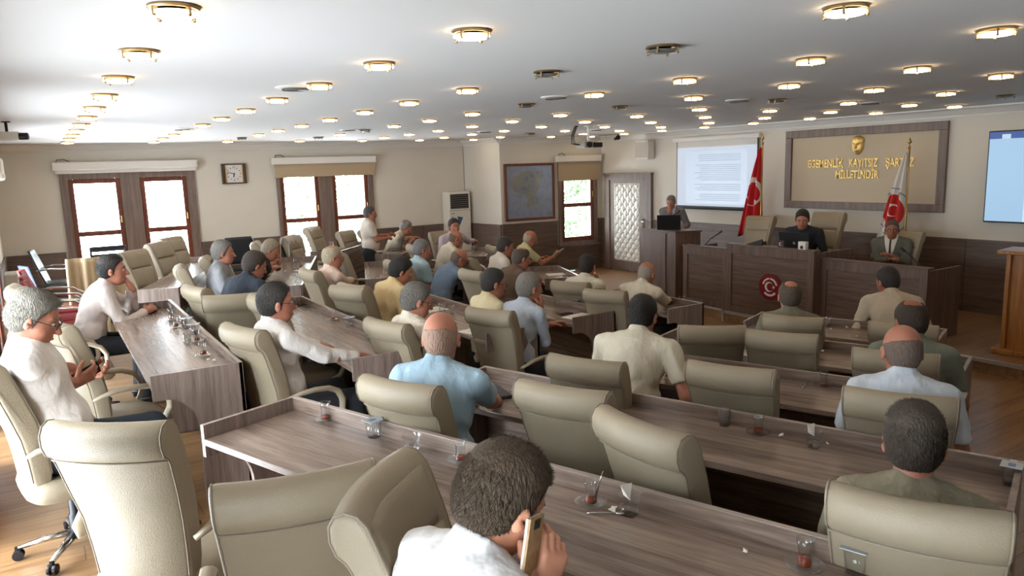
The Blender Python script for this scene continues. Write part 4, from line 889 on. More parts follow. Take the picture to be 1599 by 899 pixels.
def person(label, u, v, lvl, yaw, lean=8, twist=0, side=0, hy=0, hp=10, hr=0, lh=None, rh=None, shirt='d8d4cc', sleeve='short', pants='1e2026', hair='full', hc='2a221c', ht=.008,
           skin='tan', q=2, standing=False, fat=0, glasses=False, mous=None, suit=None, L_=None, collar=True, strands=0, stripes=False, legs=True, knee=(.42, .12), tuck=False, chair=None, dist=None):
    L0 = LV[lvl] if L_ is None else L_
    hh, ha, hb = {1: (.0065, .0045, .011), 2: (.009, .0065, .014), 3: (.012, .009, .018)}[q]
    hip = .93 if standing else .50
    P = v3(0, 0, hip+.03); sr = rotx(-side)
    s1 = sr@v3(math.sin(R(.6*lean)), 0, math.cos(R(.6*lean))); s2 = sr@v3(math.sin(R(1.15*lean)), 0, math.cos(R(1.15*lean)))
    Wp = P+s1*.20; N = Wp+s2*.30; T2 = rotz(twist); latv = T2@v3(0, 1, 0); f2 = np.cross(latv, s2)
    Mh = rotz(hy)@roty(hp)@rotx(hr); up_h = unit(s2*.5+Mh[:, 2]*.5); H = N+up_h*.115+Mh[:, 0]*.028+v3(.012, 0, .02)
    Sh = {1: N-s2*.050+latv*(.175+.03*fat), -1: N-s2*.050-latv*(.175+.03*fat)}
    # root
    PS = 1.03
    if chair or dist:
        dr_ = _ray(u, v)
        if chair:
            c0 = at(chair[0], chair[1], L0+1.10); fv = v3(math.cos(R(yaw)), math.sin(R(yaw)), 0); tt_ = (c0.x*fv[0]+c0.y*fv[1]+.26+H[0]*PS)/(dr_[0]*fv[0]+dr_[1]*fv[1])
        else: tt_ = dist/math.hypot(dr_[0], dr_[1])
        PS = float(np.clip((dr_[2]*tt_+CAM_Z-L0)/H[2], .90, 1.14))
    hz = H[2]*PS; top = at(u, v, L0+hz); rr = rotz(yaw)@(H*PS); root = v3(top.x-rr[0], top.y-rr[1], L0)
    def loc(px):   # survey pixel + height above this level -> local
        p = at(px[0], px[1], L0+px[2]); return rotz(-yaw)@(v3(*p)-root)/PS
    arms = {}
    for sd, h in ((1, lh), (-1, rh)):
        h = dict(h) if h else {}; S = Sh[sd]
        if 'px' in h: T = loc(h['px'])
        elif 'head' in h: T = H+Mh@v3(*h['head'])
        elif 'w' in h: T = v3(*h['w'])
        elif standing: T = S+v3(.06, sd*.06, -.52)
        else: T = v3(.30, sd*.13, .64)
        d = T-S; dn = np.linalg.norm(d); Lu, Lf = .285, .255
        if dn > .535: d = d/dn*.535; dn = .535
        if dn < .12: d = d/dn*.12; dn = .12
        T = S+d; a = (Lu**2-Lf**2+dn**2)/(2*dn); hh_ = math.sqrt(max(0, Lu**2-a*a)); pole = v3(*h.get('pole', (-.35, sd*.45, -.8))); pole = pole-unit(d)*np.dot(pole, unit(d)); E = S+unit(d)*a+unit(pole)*hh_
        fd = unit(T-E); dh = unit(h['d']) if h.get('d') is not None else fd; 
        if 'hd' in h: dh = unit(Mh@v3(*h['hd']))
        pn = Mh@v3(*h['hn']) if 'hn' in h else v3(*h.get('n', (0, sd*-.25, -1)))
        arms[sd] = (S, E, T, dh, pn, h.get('curl', 24))
    fatx = 1+.22*fat; faty = 1+.12*fat
    MC = np.stack([f2, latv, s2], 1).astype(np.float32); M1 = np.stack([np.cross(v3(0, 1, 0), s1), v3(0, 1, 0), s1], 1).astype(np.float32)
    cc = Wp+(N-Wp)*.50; bc = P+(Wp-P)*.55+v3(.015+.02*fat, 0, 0)
    def torso(X, o):
        d = ell(X, cc, ((.108+o)*fatx**.5, (.158+o)*faty, .185+o), MC); d = smin(d, ell(X, bc, ((.112+o)*fatx, (.148+o)*faty, .16+o), M1), .06)
        d = smin(d, rc(X, Sh[1]-latv*.045, Sh[-1]+latv*.045, .052+o, .052+o), .05); d = smin(d, rc(X, N-s2*.01, Sh[1]-latv*.06+s2*.01, .048+o, .045+o), .03); return smin(d, rc(X, N-s2*.01, Sh[-1]+latv*.06+s2*.01, .048+o, .045+o), .03)
    body = []
    # head + neck
    def fhead(X): 
        Q = ((X-H.astype(np.float32))@Mh.astype(np.float32)).astype(np.float32); d = head_sdf(Q); return smin(d, rc(X, H+Mh@v3(-.022, 0, -.055), N-s2*.03+v3(-.01, 0, 0), .054, .060), .022)
    body.append(surf_net(fhead, np.minimum(H-.15, N-.09), np.maximum(H+.15, N+.09)+v3(0, 0, .0), hh))
    skin_m = M_SKIN[skin]; shp = []
    for sd, (S, E, T, dh, pn, curl) in arms.items():
        A, Fp, tl, pnn = hand_prims(T, dh, pn, sd, curl)
        def farm(X): return smin(rc(X, S, E, .046, .038), smin(rc(X, E, E+(T-E)*.35, .037, .038), rc(X, E+(T-E)*.35, T, .038, .025), .01), .02)
        def fhand(X):
            d = farm(X)
            for a, b, r1, r2 in A: d = smin(d, rc(X, a, b, r1, r2), .010)
            for a, b, r1, r2 in Fp: d = smin(d, rc(X, a, b, r1, r2), .0035)
            cut = -((X-(T-unit(T-E)*.05))@unit(T-E).astype(np.float32)); return np.maximum(d, cut)
        pts = np.array([T]+[a for a, *_ in Fp]+[b for _, b, *_ in Fp]+[T-unit(T-E)*.06]); body.append(surf_net(fhand, pts.min(0)-.035, pts.max(0)+.035, ha))
        if sleeve == 'short' or True:
            def farm2(X): return np.maximum(farm(X), (X-(T-unit(T-E)*.04))@unit(T-E).astype(np.float32))
            pts = np.array([S, E, T]); body.append(surf_net(farm2, pts.min(0)-.06, pts.max(0)+.06, ha*1.4))
    lg = {}
    for sd in (1, -1):
        if standing: K = v3(.03, sd*.10, .50); An = v3(-.01, sd*.11, .09); Hp = v3(0, sd*.09, .93)
        else: K = v3(knee[0], sd*(knee[1]+.03), .50); An = v3(knee[0]-.04, sd*(knee[1]+.02), .09); Hp = v3(.02, sd*.09, .52)
        lg[sd] = (Hp, K, An)
    def core(X):
        d = torso(X, -.016)
        for Hp, K, An in lg.values(): d = smin(d, smin(rc(X, Hp, K, .070, .050), rc(X, K, An, .048, .035), .02), .02); 
        return d
    if q < 3: body.append(surf_net(core, (-.3, -.32, .04), (.62, .32, N[2]+.06), hb*1.6))
    b = mesh_np('person', body, skin_m); b.location = root; b.rotation_euler = (0, 0, R(yaw)); b.scale = (PS,)*3; tag(b, label, 'person')
    # clothes
    o_ = .010 if suit is None else .020
    def fshirt(X):
        d = torso(X, o_)
        for sd, (S, E, T, dh, pn, curl) in arms.items():
            ua = unit(E-S).astype(np.float32)
            if sleeve == 'short': c_ = rc(X, S, E, .060, .057); c_ = np.maximum(c_, (X-(S+(E-S)*.72))@ua)
            elif sleeve == 'none': continue
            else:
                fa = unit(T-E).astype(np.float32); c_ = smin(rc(X, S, E, .060, .050), np.maximum(rc(X, E, T, .050, .036), (X-(T-fa*.012))@fa), .015)
            c_ = c_-(0 if suit is None else .008); d = smin(d, c_, .028)
        if collar:
            nd = unit(H+Mh@v3(-.022, 0, -.055)-N); k_ = rc(X, N-nd*.01, N+nd*.040, .072, .063); k_ = np.maximum(k_, (X-(N+nd*.052-f2*.0))@unit(nd+f2*.35).astype(np.float32)); d = smin(d, k_, .008)
        else:
            k_ = rc(X, N-s2*.02, N+s2*.004, .072, .068); d = smin(d, k_, .01)
        d = np.maximum(d, (P[2]-.10)-X[:, 2]) if not tuck else np.maximum(d, (P[2]-.02)-X[:, 2])
        a_ = .0045 if q == 1 else .003
        Y_ = X+.035*np.sin(X[:, [2, 0, 1]]*17+1); fo = np.abs(np.sin(Y_[:, 2]*31+Y_[:, 1]*17+Y_[:, 0]*9))*np.clip((N[2]-.1-X[:, 2])/.2, .15, 1)+.8*np.abs(np.sin(Y_[:, 2]*19-Y_[:, 1]*29+Y_[:, 0]*13))*np.clip((np.abs(X[:, 1])-.08)/.12, 0, 1)
        d = d+a_*1.5*(fo-.6)
        return d+a_*(wob(X+.02*np.sin(X[:, [2, 0, 1]]*23), 26, 1)+.6*wob(X, 47, 4))-.002*np.sin((X[:, 2]+X[:, 0]*.5+.05*np.sin(X[:, 1]*14))*75)*np.clip((cc[2]-.02-X[:, 2])/.1+.35, 0, 1)*.8
    pts = np.array([P, N, Sh[1], Sh[-1]]+[x for a in arms.values() for x in (a[1], a[2])]); lo = pts.min(0)-.09-.05*fat-np.array([.1, .04, .06]); hi = pts.max(0)+np.array([.16, .12, .09])+.04*fat
    sm_name = 'shirt_'+shirt+('s' if stripes else ''); smt = mat(sm_name, shirt, .8, bump=.7, bscale=11, noise=.03, nscale=9, stretch=(1, 1, .55))
    so = mesh_np('jacket' if suit else 'shirt', [surf_net(fshirt, lo, hi, hb)], smt, b)
    if suit:
        for nm, col, wd, of in (('dress_shirt', suit[0], .075, .006), ('tie', suit[1], .020, .011)):
            if col is None: continue
            def ff_(X):
                L3 = (X-N.astype(np.float32))@MC; z_ = -L3[:, 2]; wdt = np.clip(wd*(1-z_/.34), .006, 1) if nm == 'dress_shirt' else wd*(.6+z_*1.2)
                d = torso(X, o_+of)
                if nm == 'dress_shirt': d = smin(d, rc(X, N-s2*.01, N+s2*.045, .070, .062), .01)
                return np.maximum(np.maximum(d, np.abs(L3[:, 1])-wdt), np.maximum(-L3[:, 0]+.02*(z_ > .0)-(z_ < 0)*.2, z_-.30))
            mesh_np(nm, [surf_net(ff_, N-v3(.2, .2, .35), N+v3(.25, .2, .1), hh)], mat(nm+col, col, .7), b)
    if legs:
        def fpants(X):
            d = ell(X, v3(0, 0, hip+.02), (.125, .168, .12))
            for Hp, K, An in lg.values():
                l_ = smin(rc(X, Hp, K, .090, .066), np.maximum(rc(X, K, An-v3(0, 0, .02), .064, .056), (An[2]-.03)-X[:, 2]), .03); d = smin(d, l_, .03)
            return d+.004*wob(X, 24, 2)
        mesh_np('trousers', [surf_net(fpants, (-.17, -.27, .03), (knee[0]+.12 if not standing else .2, .27, hip+.16), hb)], mat('trousers_'+pants, pants, .85, bump=.2, bscale=30), b)
        for Hp, K, An in lg.values():
            MB().ball((An[0]+.06, An[1], .038), (.135, .048, .040), 14).box(An[0]-.07, An[0]+.18, An[1]-.042, An[1]+.042, .0, .018, b=.008).build('shoe', mat('shoe_leather', '17130f', .35), b, True)
    # hair
    Mh4 = Matrix([list(map(float, r_)) for r_ in Mh]).to_4x4(); Mh4.translation = Vector(H)
    hm = mat('hair_'+hc, hc, .65, bump=.9, bscale=150, noise=.22, nscale=140, stretch=(1, 1, .35))
    if hair != 'none':
        V, Fq = surf_net(hair_fn(hair, ht if hair != 'bald' else .0035), (-.14, -.11, -.11), (.11, .11, .16), min(hh, .008))
        Vw = V@Mh.T+H; ho = mesh_np('hair', [(Vw, Fq)], hm, b)
        if strands:
            rs = np.random.RandomState(5); me = ho.data; fc_ = Fq[rs.randint(0, len(Fq), strands)]; w = rs.dirichlet((1, 1, 1, 1), strands); pos = (V[fc_]*w[:, :, None]).sum(1)
            nrm = np.cross(V[fc_[:, 1]]-V[fc_[:, 0]], V[fc_[:, 3]]-V[fc_[:, 0]]); nrm /= np.linalg.norm(nrm, axis=1)[:, None]+1e-9
            outw = pos-np.array([-.014, 0, .02]); sgn = np.sign((nrm*outw).sum(1)); nrm *= sgn[:, None]
            comb = np.where(pos[:, 2:3] > .075, np.array([[.8, .35, .15]]), np.array([[-.25, 0, -1.]])); comb = comb+rs.normal(0, .17, comb.shape); dirv = nrm*.16+comb*.75; dirv /= np.linalg.norm(dirv, axis=1)[:, None]
            ln = rs.uniform(.010, .020, strands)*np.clip((pos[:, 2]+.12)/.12, .35, 1.15); sdv = np.cross(dirv, nrm); sdv /= np.linalg.norm(sdv, axis=1)[:, None]+1e-9; base = pos-nrm*.002
            VV = np.stack([base-sdv*.0006, base+sdv*.0006, base+dirv*ln[:, None]*.6+nrm*.001+sdv*.0004, base+dirv*ln[:, None]], 1).reshape(-1, 3); FF = np.arange(len(VV)).reshape(-1, 4)
            VV = VV@Mh.T+H; st_ = mesh_np('hair_strands', [(VV, FF)], hm, b); st_['kind'] = 'stuff'
    hx = lambda mb, nm, m_: mb.build(nm, m_, b, True)
    if q < 3 or True:
        for sd in (1, -1):
            hx(MB().ball((.0815, sd*.032, .007), .0100, 10, Mh4), 'eye', M_EYEW).data.materials[0] = M_EYEW
            MB().ball((.0880, sd*.032, .0065), .0050, 8, Mh4).build('iris', M_IRIS, b, True)
            MB().tube([(.089, sd*.016, .030), (.090, sd*.030, .035), (.078, sd*.050, .031)], [.003, .004, .002], 6, Mh4).build('eyebrow', hm, b, True)
        MB().tube([(.090, -.022, -.066), (.0975, -.008, -.064), (.098, 0, -.066), (.0975, .008, -.064), (.090, .022, -.066)], [.002, .0045, .005, .0045, .002], 6, Mh4).build('lips', M_LIP, b, True)
    if mous: MB().tube([(.088, -.030, -.054), (.101, -.010, -.046), (.101, .010, -.046), (.088, .030, -.054)], [.004, .008, .008, .004], 8, Mh4).build('moustache', mat('hair_'+mous, mous, .7), b, True)
    if glasses:
        gb = MB()
        for sd in (1, -1):
            gb.tube([(.103+.0*math.cos(a), sd*.033+.023*math.cos(a), .006+.017*math.sin(a)) for a in [2*math.pi*k/14 for k in range(15)]], .0016, 6, Mh4); gb.tube([(.103, sd*.056, .010), (.075, sd*.077, .012), (.0, sd*.087, .012), (-.02, sd*.085, -.005)], .0018, 6, Mh4)
        gb.tube([(.103, -.010, .010), (.107, 0, .012), (.103, .010, .010)], .0015, 6, Mh4); gb.build('glasses', M_BLK, b)
    b['_n'] = 0; del b['_n']
    print('PERSON', round(PS, 3), root.round(2), label[:60]); INFO[label] = dict(ps=PS, root=root, yaw=yaw, arms=arms, H=H, Mh=Mh, b=b); return b
INFO = {}
def wpt(label, p): i = INFO[label]; return Vector(i['root']+rotz(i['yaw'])@(np.asarray(p)*i['ps']))
def hand_frame(label, sd):
    i = INFO[label]; S, E, T, dh, pn, c_ = i['arms'][sd]; dh = unit(dh); pn = unit(pn-dh*np.dot(pn, dh)); Rz = rotz(i['yaw']); tl = np.cross(pn, dh)*(1 if sd > 0 else -1)
    return wpt(label, T), Vector(Rz@dh), Vector(Rz@pn), Vector(Rz@tl)
def phone(label, who, sd, text_, m=None, off=.075, out=.028, sz=(.075, .15, .009), across=False):
    w, dh, pn, tl = hand_frame(who, sd); c_ = w+dh*off*PS+pn*out; M = Matrix((( *(dh if across else tl),), (*(tl if across else dh),), (*pn,))).transposed().to_4x4(); M.translation = c_
    r = bpy.data.objects.new('phone', None); C.objects.link(r); r.matrix_world = M; tag(r, text_, 'phone', None)
    MB().box(-sz[0]/2, sz[0]/2, -sz[1]/2, sz[1]/2, -sz[2]/2, sz[2]/2, b=.003).build('body', m or M_BLK, r); MB().box(-sz[0]/2+.004, sz[0]/2-.004, -sz[1]/2+.006, sz[1]/2-.006, sz[2]/2, sz[2]/2+.0008).build('screen', mat('phone_glass', '11151c', .08), r); return r
D_ = TOP+.028
PEOPLE = [
 dict(label='person in white shirt, foreground, head bowed, phone held to the right ear', u=783, v=782, lvl='A', yaw=8, lean=14, hy=-2, hp=32, hr=4, rh=dict(head=(.060, -.152, -.150), hd=(-.10, .08, 1), hn=(.10, 1, 0), curl=34, pole=(.3, -.8, -.6)), lh=dict(w=(.32, .16, .66)), shirt='d9d8d6', hair='full', hc='463829', ht=.012, skin='fair', q=1, strands=15000),
 dict(label='person in khaki t-shirt at lower right, short dark hair, seen from behind', u=1428, v=692, lvl='B', yaw=29, chair=(1430, 783), lean=6, hp=10, shirt='827b66', hair='full', hc='3a3026', ht=.008, skin='ruddy', q=1, collar=False, strands=12000),
 dict(label='bald person in very pale blue shirt, seen from behind, right side', u=1408, v=549, lvl='C', yaw=28, chair=(1404, 613), lean=10, hy=18, hp=14, shirt='c3cbd4', hair='bald', hc='6a5a50', skin='ruddy', q=1),
 dict(label='person with receding brown hair in grey-green shirt, partly hidden, second row right', u=1422, v=502, lvl='D', yaw=30, chair=(1398, 548), lean=12, hy=26, hp=16, shirt='6f7466', hair='thin', hc='33261c', skin='brown', q=2),
 dict(label='person in cream-white shirt leaning forward, front row on the right', u=1386, v=440, lvl='E', yaw=40, lean=24, hy=30, hp=20, shirt='b8ab96', sleeve='long', hair='full', hc='2a2420', skin='brown', q=2, fat=.4),
 dict(label='balding person in olive shirt, front row, seen from behind', u=1233, v=463, lvl='E', yaw=36, chair=(1237, 493), lean=6, hy=14, hp=6, shirt='6d6a58', hair='thin', hc='4b3f33', skin='ruddy', q=2),
 dict(label='big person in white polo, dark hair, seen from behind in the centre', u=1003, v=494, lvl='C', yaw=26, lean=20, hy=2, hp=24, shirt='c4bba6', hair='full', hc='1c1815', strands=6000, ht=.007, skin='ruddy', q=1, fat=1.15, rh=dict(px=(1062, 590, D_)), lh=dict(w=(.40, .15, .78))),
 dict(label='bald person in white shirt, elbows on the front desk near the walnut lectern', u=1010, v=428, lvl='E', yaw=12, lean=26, hy=4, hp=26, shirt='cfc6b2', sleeve='long', hair='bald', hc='8f8478', skin='ruddy', q=2, fat=.7, rh=dict(px=(1046, 470, D_)), lh=dict(w=(.45, .12, .80))),
 dict(label='person in white shirt raising a hand to the face below the padded door', u=917, v=416, lvl='E', yaw=24, lean=12, hy=6, hp=10, shirt='cfc9b6', sleeve='long', hair='full', hc='272320', skin='tan', q=2, rh=dict(px=(932, 437, .98), d=(.1, .1, 1), n=(-.5, 1, 0), curl=40)),
 dict(label='grey haired person in pale blue shirt resting the chin on a hand', u=827, v=450, lvl='D', yaw=8, lean=12, hy=-12, hp=6, shirt='a9b2bd', sleeve='long', hair='full', hc='77716a', strands=2500, skin='ruddy', q=2, rh=dict(head=(.08, -.05, -.17), hd=(.2, .1, 1), hn=(-.7, .6, 0), curl=55), lh=dict(w=(.44, .08, .79))),
 dict(label='person with dark hair and glasses in cream shirt behind a chair back', u=771, v=443, lvl='D', yaw=0, lean=6, hy=-14, hp=14, shirt='cfc29c', hair='full', hc='2c2a28', skin='ruddy', q=2, glasses=True),
 dict(label='bald person in light blue shirt, seen from behind beyond the foreground desk', u=689, v=528, lvl='B', yaw=36, chair=(616, 594), lean=8, hy=14, hp=8, shirt='94adbc', hair='bald', hc='957867', skin='ruddy', q=1, fat=.6, rh=dict(px=(782, 632, .70), n=(-.3, .9, -.2), curl=45), lh=dict(w=(.36, .10, .74))),
 dict(label='grey haired person in white shirt slouching, behind the bald light blue one', u=651, v=470, lvl='C', yaw=4, lean=-4, hy=-14, hp=18, shirt='d4cbbb', hair='full', hc='5f5a54', strands=3500, ht=.008, skin='ruddy', q=2, glasses=True, rh=dict(px=(716, 516, .72), curl=30)),
 dict(label='person with dark hair in yellow shirt leaning forward', u=626, v=424, lvl='C', yaw=6, lean=20, hy=-20, hp=24, shirt='c9b183', sleeve='long', hair='full', hc='1f1b19', strands=2500, ht=.012, skin='ruddy', q=2, fat=.7),
 dict(label='bald person in blue shirt bent over papers, writing', u=717, v=405, lvl='D', yaw=2, lean=32, hy=-14, hp=34, shirt='6f8299', sleeve='long', hair='bald', hc='6a5a4e', skin='ruddy', q=2, fat=.6, glasses=True, rh=dict(px=(738, 436, D_)), lh=dict(px=(744, 430, D_))),
 dict(label='grey haired person in pale aqua shirt, between yellow shirt and blue shirt', u=659, v=390, lvl='D', yaw=0, lean=2, hy=-12, hp=12, shirt='9cb4bd', hair='full', hc='6b6a69', skin='ruddy', q=2),
 dict(label='white haired person in pale pink shirt sitting upright facing right', u=520, v=402, lvl='C', yaw=2, lean=-3, hy=-12, hp=10, shirt='d6bfb0', sleeve='long', hair='thin', hc='a3977f', strands=1500, skin='ruddy', q=2, fat=.4, glasses=True, rh=dict(px=(566, 440, .80)), lh=dict(w=(.34, .06, .76))),
 dict(label='person with glasses and dark hair, long white sleeves, hands near the desk end', u=432, v=474, lvl='B', yaw=6, lean=-5, hy=-12, hp=4, shirt='d5d0cb', sleeve='long', hair='full', hc='2b2723', strands=6000, skin='ruddy', q=1, glasses=True, rh=dict(px=(560, 556, D_+.02), curl=20), lh=dict(px=(500, 540, D_))),
 dict(label='person in fitted white shirt resting the chin on a fist, phone on desk', u=176, v=422, lvl='A', yaw=2, lean=24, hy=-14, hp=4, shirt='c9beb8', sleeve='long', hair='full', hc='26211e', strands=6000, ht=.008, skin='ruddy', q=1, lh=dict(head=(.13, .03, -.15), hd=(-.5, 0, 1), hn=(-1, 0, -.4), curl=70, pole=(.4, .5, -.9)), rh=dict(px=(228, 486, D_), curl=40, n=(.1, .7, -.5))),
 dict(label='grey haired person with glasses, short white sleeves, reading a phone at far left', u=54, v=498, dist=4.3, lvl='A', yaw=-2, lean=-9, hy=-10, hp=26, shirt='dcd7d1', hair='full', hc='6b665d', strands=6000, ht=.012, skin='ruddy', q=1, fat=.7, glasses=True, rh=dict(px=(158, 612, .66), n=(-.3, .8, .3), curl=32, d=(.8, .3, .3), pole=(-.5, -1.0, -.1)), lh=dict(px=(158, 592, .70), n=(0, -.6, .6), d=(.8, -.5, .1), curl=32), pants='26303a'),
 dict(label='grey haired person in grey shirt, left block, facing right', u=349, v=395, lvl='B', yaw=-8, lean=6, hy=-8, hp=6, shirt='85868a', hair='full', hc='716d68', strands=2500, ht=.012, skin='ruddy', q=2),
 dict(label='person in navy shirt, dark brown hair, seen from behind', u=398, v=415, lvl='B', yaw=26, lean=24, hy=-20, hp=24, shirt='27303c', sleeve='long', hair='full', hc='3a302a', strands=2500, ht=.012, skin='ruddy', q=2, fat=.6, L_=.30),
 dict(label='grey haired person in black polo looking down at a phone, shiny desk', u=423, v=391, lvl='B', yaw=-12, lean=26, hy=-10, hp=30, shirt='26262a', hair='full', hc='8a7d6c', ht=.005, skin='ruddy', q=2, rh=dict(px=(444, 419, D_+.04), curl=40, n=(.2, .7, -.3)), lh=dict(px=(446, 412, D_+.03), curl=40, n=(.2, -.7, -.3))),
 dict(label='standing person with glasses in white short sleeved shirt, before the second window', u=578, v=334, lvl='C', yaw=-14, dist=12.0, lean=2, hy=-12, hp=6, shirt='d0c5b8', hair='full', hc='4a4542', ht=.012, skin='ruddy', q=2, fat=1.3, standing=True, glasses=True, mous='3a3431', pants='20242c', rh=dict(w=(.34, -.04, 1.16), n=(0, .8, -.5), curl=45), lh=dict(w=(.40, .10, 1.20), n=(0, -.8, -.5), curl=50), tuck=True),
 dict(label='grey haired person in beige shirt bent over a desk near the far wall', u=634, v=356, lvl='C', yaw=-30, lean=32, hy=-6, hp=28, shirt='c6bda9', hair='full', hc='77726d', skin='ruddy', q=2, fat=.5, rh=dict(px=(640, 378, D_+.06)), lh=dict(px=(655, 372, D_+.06))),
 dict(label='person in pale lilac shirt facing the camera, before the air conditioner', u=709, v=354, lvl='C', yaw=-88, lean=8, hy=-6, hp=8, shirt='b3a9b2', sleeve='long', hair='full', hc='2b2421', skin='ruddy', q=3, lh=dict(px=(752, 379, D_+.04)), rh=dict(w=(.35, -.15, .76))),
 dict(label='bald person in white shirt looking down, below the air conditioner', u=712, v=373, lvl='D', yaw=-6, lean=24, hy=-10, hp=24, shirt='cbc2b2', sleeve='short', hair='bald', hc='6e5b4c', skin='ruddy', q=2, fat=.6),
 dict(label='person with dark hair in white shirt beside the brown shirted one', u=789, v=386, lvl='D', yaw=-8, lean=12, hy=-10, hp=16, shirt='d6cfc4', hair='full', hc='35312e', ht=.008, skin='ruddy', q=2),
 dict(label='person in brown shirt leaning forward with clasped hands', u=814, v=404, lvl='D', yaw=0, lean=20, hy=-10, hp=20, shirt='5e4a3c', sleeve='short', hair='thin', hc='4c4038', skin='ruddy', q=2, fat=.4, rh=dict(w=(.42, -.02, .80), n=(0, 1, 0), curl=45), lh=dict(w=(.42, .04, .82), n=(0, -1, 0), curl=45)),
 dict(label='white haired bald person in yellow-green shirt reaching out with a tablet', u=828, v=373, lvl='E', yaw=-14, lean=18, hy=-14, hp=22, shirt='b9b78c', sleeve='short', hair='bald', hc='a89a86', skin='ruddy', q=2, rh=dict(px=(864, 401, .86), curl=40, n=(0, .5, .7)), lh=dict(w=(.42, .08, .80))),
 dict(label='grey haired person in grey jacket standing at the walnut lectern, hand over mouth', u=1048, v=316, lvl=None, L_=STG, yaw=222, dist=12.95, lean=8, hy=-12, hp=24, shirt='6b6a6c', sleeve='long', hair='full', hc='6d6a68', skin='ruddy', q=2, standing=True, suit=('a7a9ae', None), rh=dict(head=(.13, -.02, -.15), hd=(-.3, .1, 1), hn=(-1, .2, 0), curl=60), lh=dict(w=(.28, .22, 1.10))),
 dict(label='person in dark jacket behind the laptop on the central stage desk', u=1253, v=343, lvl=None, L_=STG, yaw=200, dist=11.2, lean=14, hy=10, hp=20, shirt='1d2026', sleeve='long', hair='full', hc='221d1b', skin='tan', q=2, fat=.6, legs=True),
 dict(label='person in grey suit and dark tie with glasses at the right stage desk', u=1393, v=359, lvl=None, L_=STG, yaw=202, dist=10.9, lean=6, hy=8, hp=6, shirt='5b5a52', sleeve='long', hair='full', hc='4d4a48', ht=.006, skin='brown', q=2, fat=.5, glasses=True, suit=('cfc8bc', '30333c'), rh=dict(w=(.36, .03, .80), n=(0, .4, -1)), lh=dict(w=(.36, .05, .84), n=(0, -.4, -1))),
]

for d_ in PEOPLE: person(**d_)

# seat these people in their own chairs
def seat(chair_start, who, dx=-.02, dyaw=None):
    i = next(v for k, v in INFO.items() if who in k)
    for o in bpy.data.objects:
        if o.parent is None and str(o.get('label', '')).startswith(chair_start):
            yw = math.degrees(o.rotation_euler[2]) if dyaw is None else i['yaw']+dyaw; o.rotation_euler[2] = R(yw)
            o.location = (i['root'][0]+math.cos(R(yw))*dx, i['root'][1]+math.sin(R(yw))*dx, i['root'][2]); return
    print('NO CHAIR', chair_start)
seat('beige armchair of the man in glasses with the long', 'long white sleeves', .05); seat('beige armchair of the grey haired man behind the bald', 'slouching', .05); seat('beige armchair of the man in the yellow', 'yellow shirt leaning', .03); seat('beige armchair of the white haired', 'pale pink', .05)
seat('beige armchair of the grey haired man at far left', 'reading a phone at far left', .04); seat('beige armchair of the man resting his chin on his fist', 'fitted white', -.14); seat('beige armchair of the man in the pale blue shirt resting', 'resting the chin on a hand', -.05)
seat('beige armchair of the grey haired man in pale blue', 'aqua', -.03); seat('beige armchair of the man in the brown', 'brown shirt leaning', -.12); seat('beige armchair of the dark haired man in white beside', 'beside the brown', -.05); seat('beige armchair of the man holding a tablet', 'with a tablet', -.10)
seat('beige armchair of the grey haired man in the grey', 'in grey shirt', -.03); seat('beige armchair of the man in the dark vest', 'black polo', -.12); seat('small tan armchair', 'lilac', -.02, 0)

seat('beige armchair under the bald man in blue', 'blue shirt bent over', -.12); seat('beige armchair of the bald man in white below', 'looking down, below', -.10); seat('beige armchair of the man in beige bent', 'beige shirt bent', -.12)
# ================================================================ phones, glasses and papers
def lab(s): return next(k for k in INFO if s in k)
i_ = INFO[lab('foreground, head bowed')]; Rw = rotz(i_['yaw'])@i_['Mh']; la = unit((.30, -.10, -.9)); oa = unit((-.42, 1, -.12)); oa = unit(oa-la*np.dot(oa, la)); wa = np.cross(la, oa)
M = Matrix([list(map(float, Rw@wa)), list(map(float, Rw@la)), list(map(float, Rw@oa))]).transposed().to_4x4(); M.translation = Vector(i_['root']+rotz(i_['yaw'])@((i_['H']+i_['Mh']@v3(.028, -.111, -.050))*i_['ps']))
r = bpy.data.objects.new('phone', None); C.objects.link(r); r.matrix_world = M; tag(r, 'phone in a tan printed case held at the ear of the foreground person', 'phone')
MB().box(-.033, .033, -.068, .068, -.001, .006, b=.003).build('body', M_WHITEPL, r); MB().box(-.034, .034, -.069, .069, -.007, -.001, b=.002).build('case', mat('tan_case', 'a8865f', .5, noise=.25, nscale=60), r); MB().box(-.015, .015, -.062, -.042, -.0085, -.007, b=.001).build('camera_bump', M_BLK, r)
phone('phone', lab('resting the chin on a fist'), -1, 'dark phone in the hand of the man resting his chin on a fist')
phone('phone', lab('reading a phone at far left'), -1, 'black phone held by the grey haired man at far left')
phone('phone', lab('slouching'), -1, 'blue-edged phone held up by the slouching grey haired man', mat('phone_blue', '5d8296', .3))
phone('phone', lab('black polo'), -1, 'dark phone held by the man in the black polo')
phone('tablet', lab('tablet'), -1, 'white tablet held out by the man in the pale yellow-green shirt', M_WHITEPL, sz=(.15, .21, .010), off=.12, out=.03).name = 'tablet'
_LBL = {}
def zdesk(l): return LV[l]+TOP
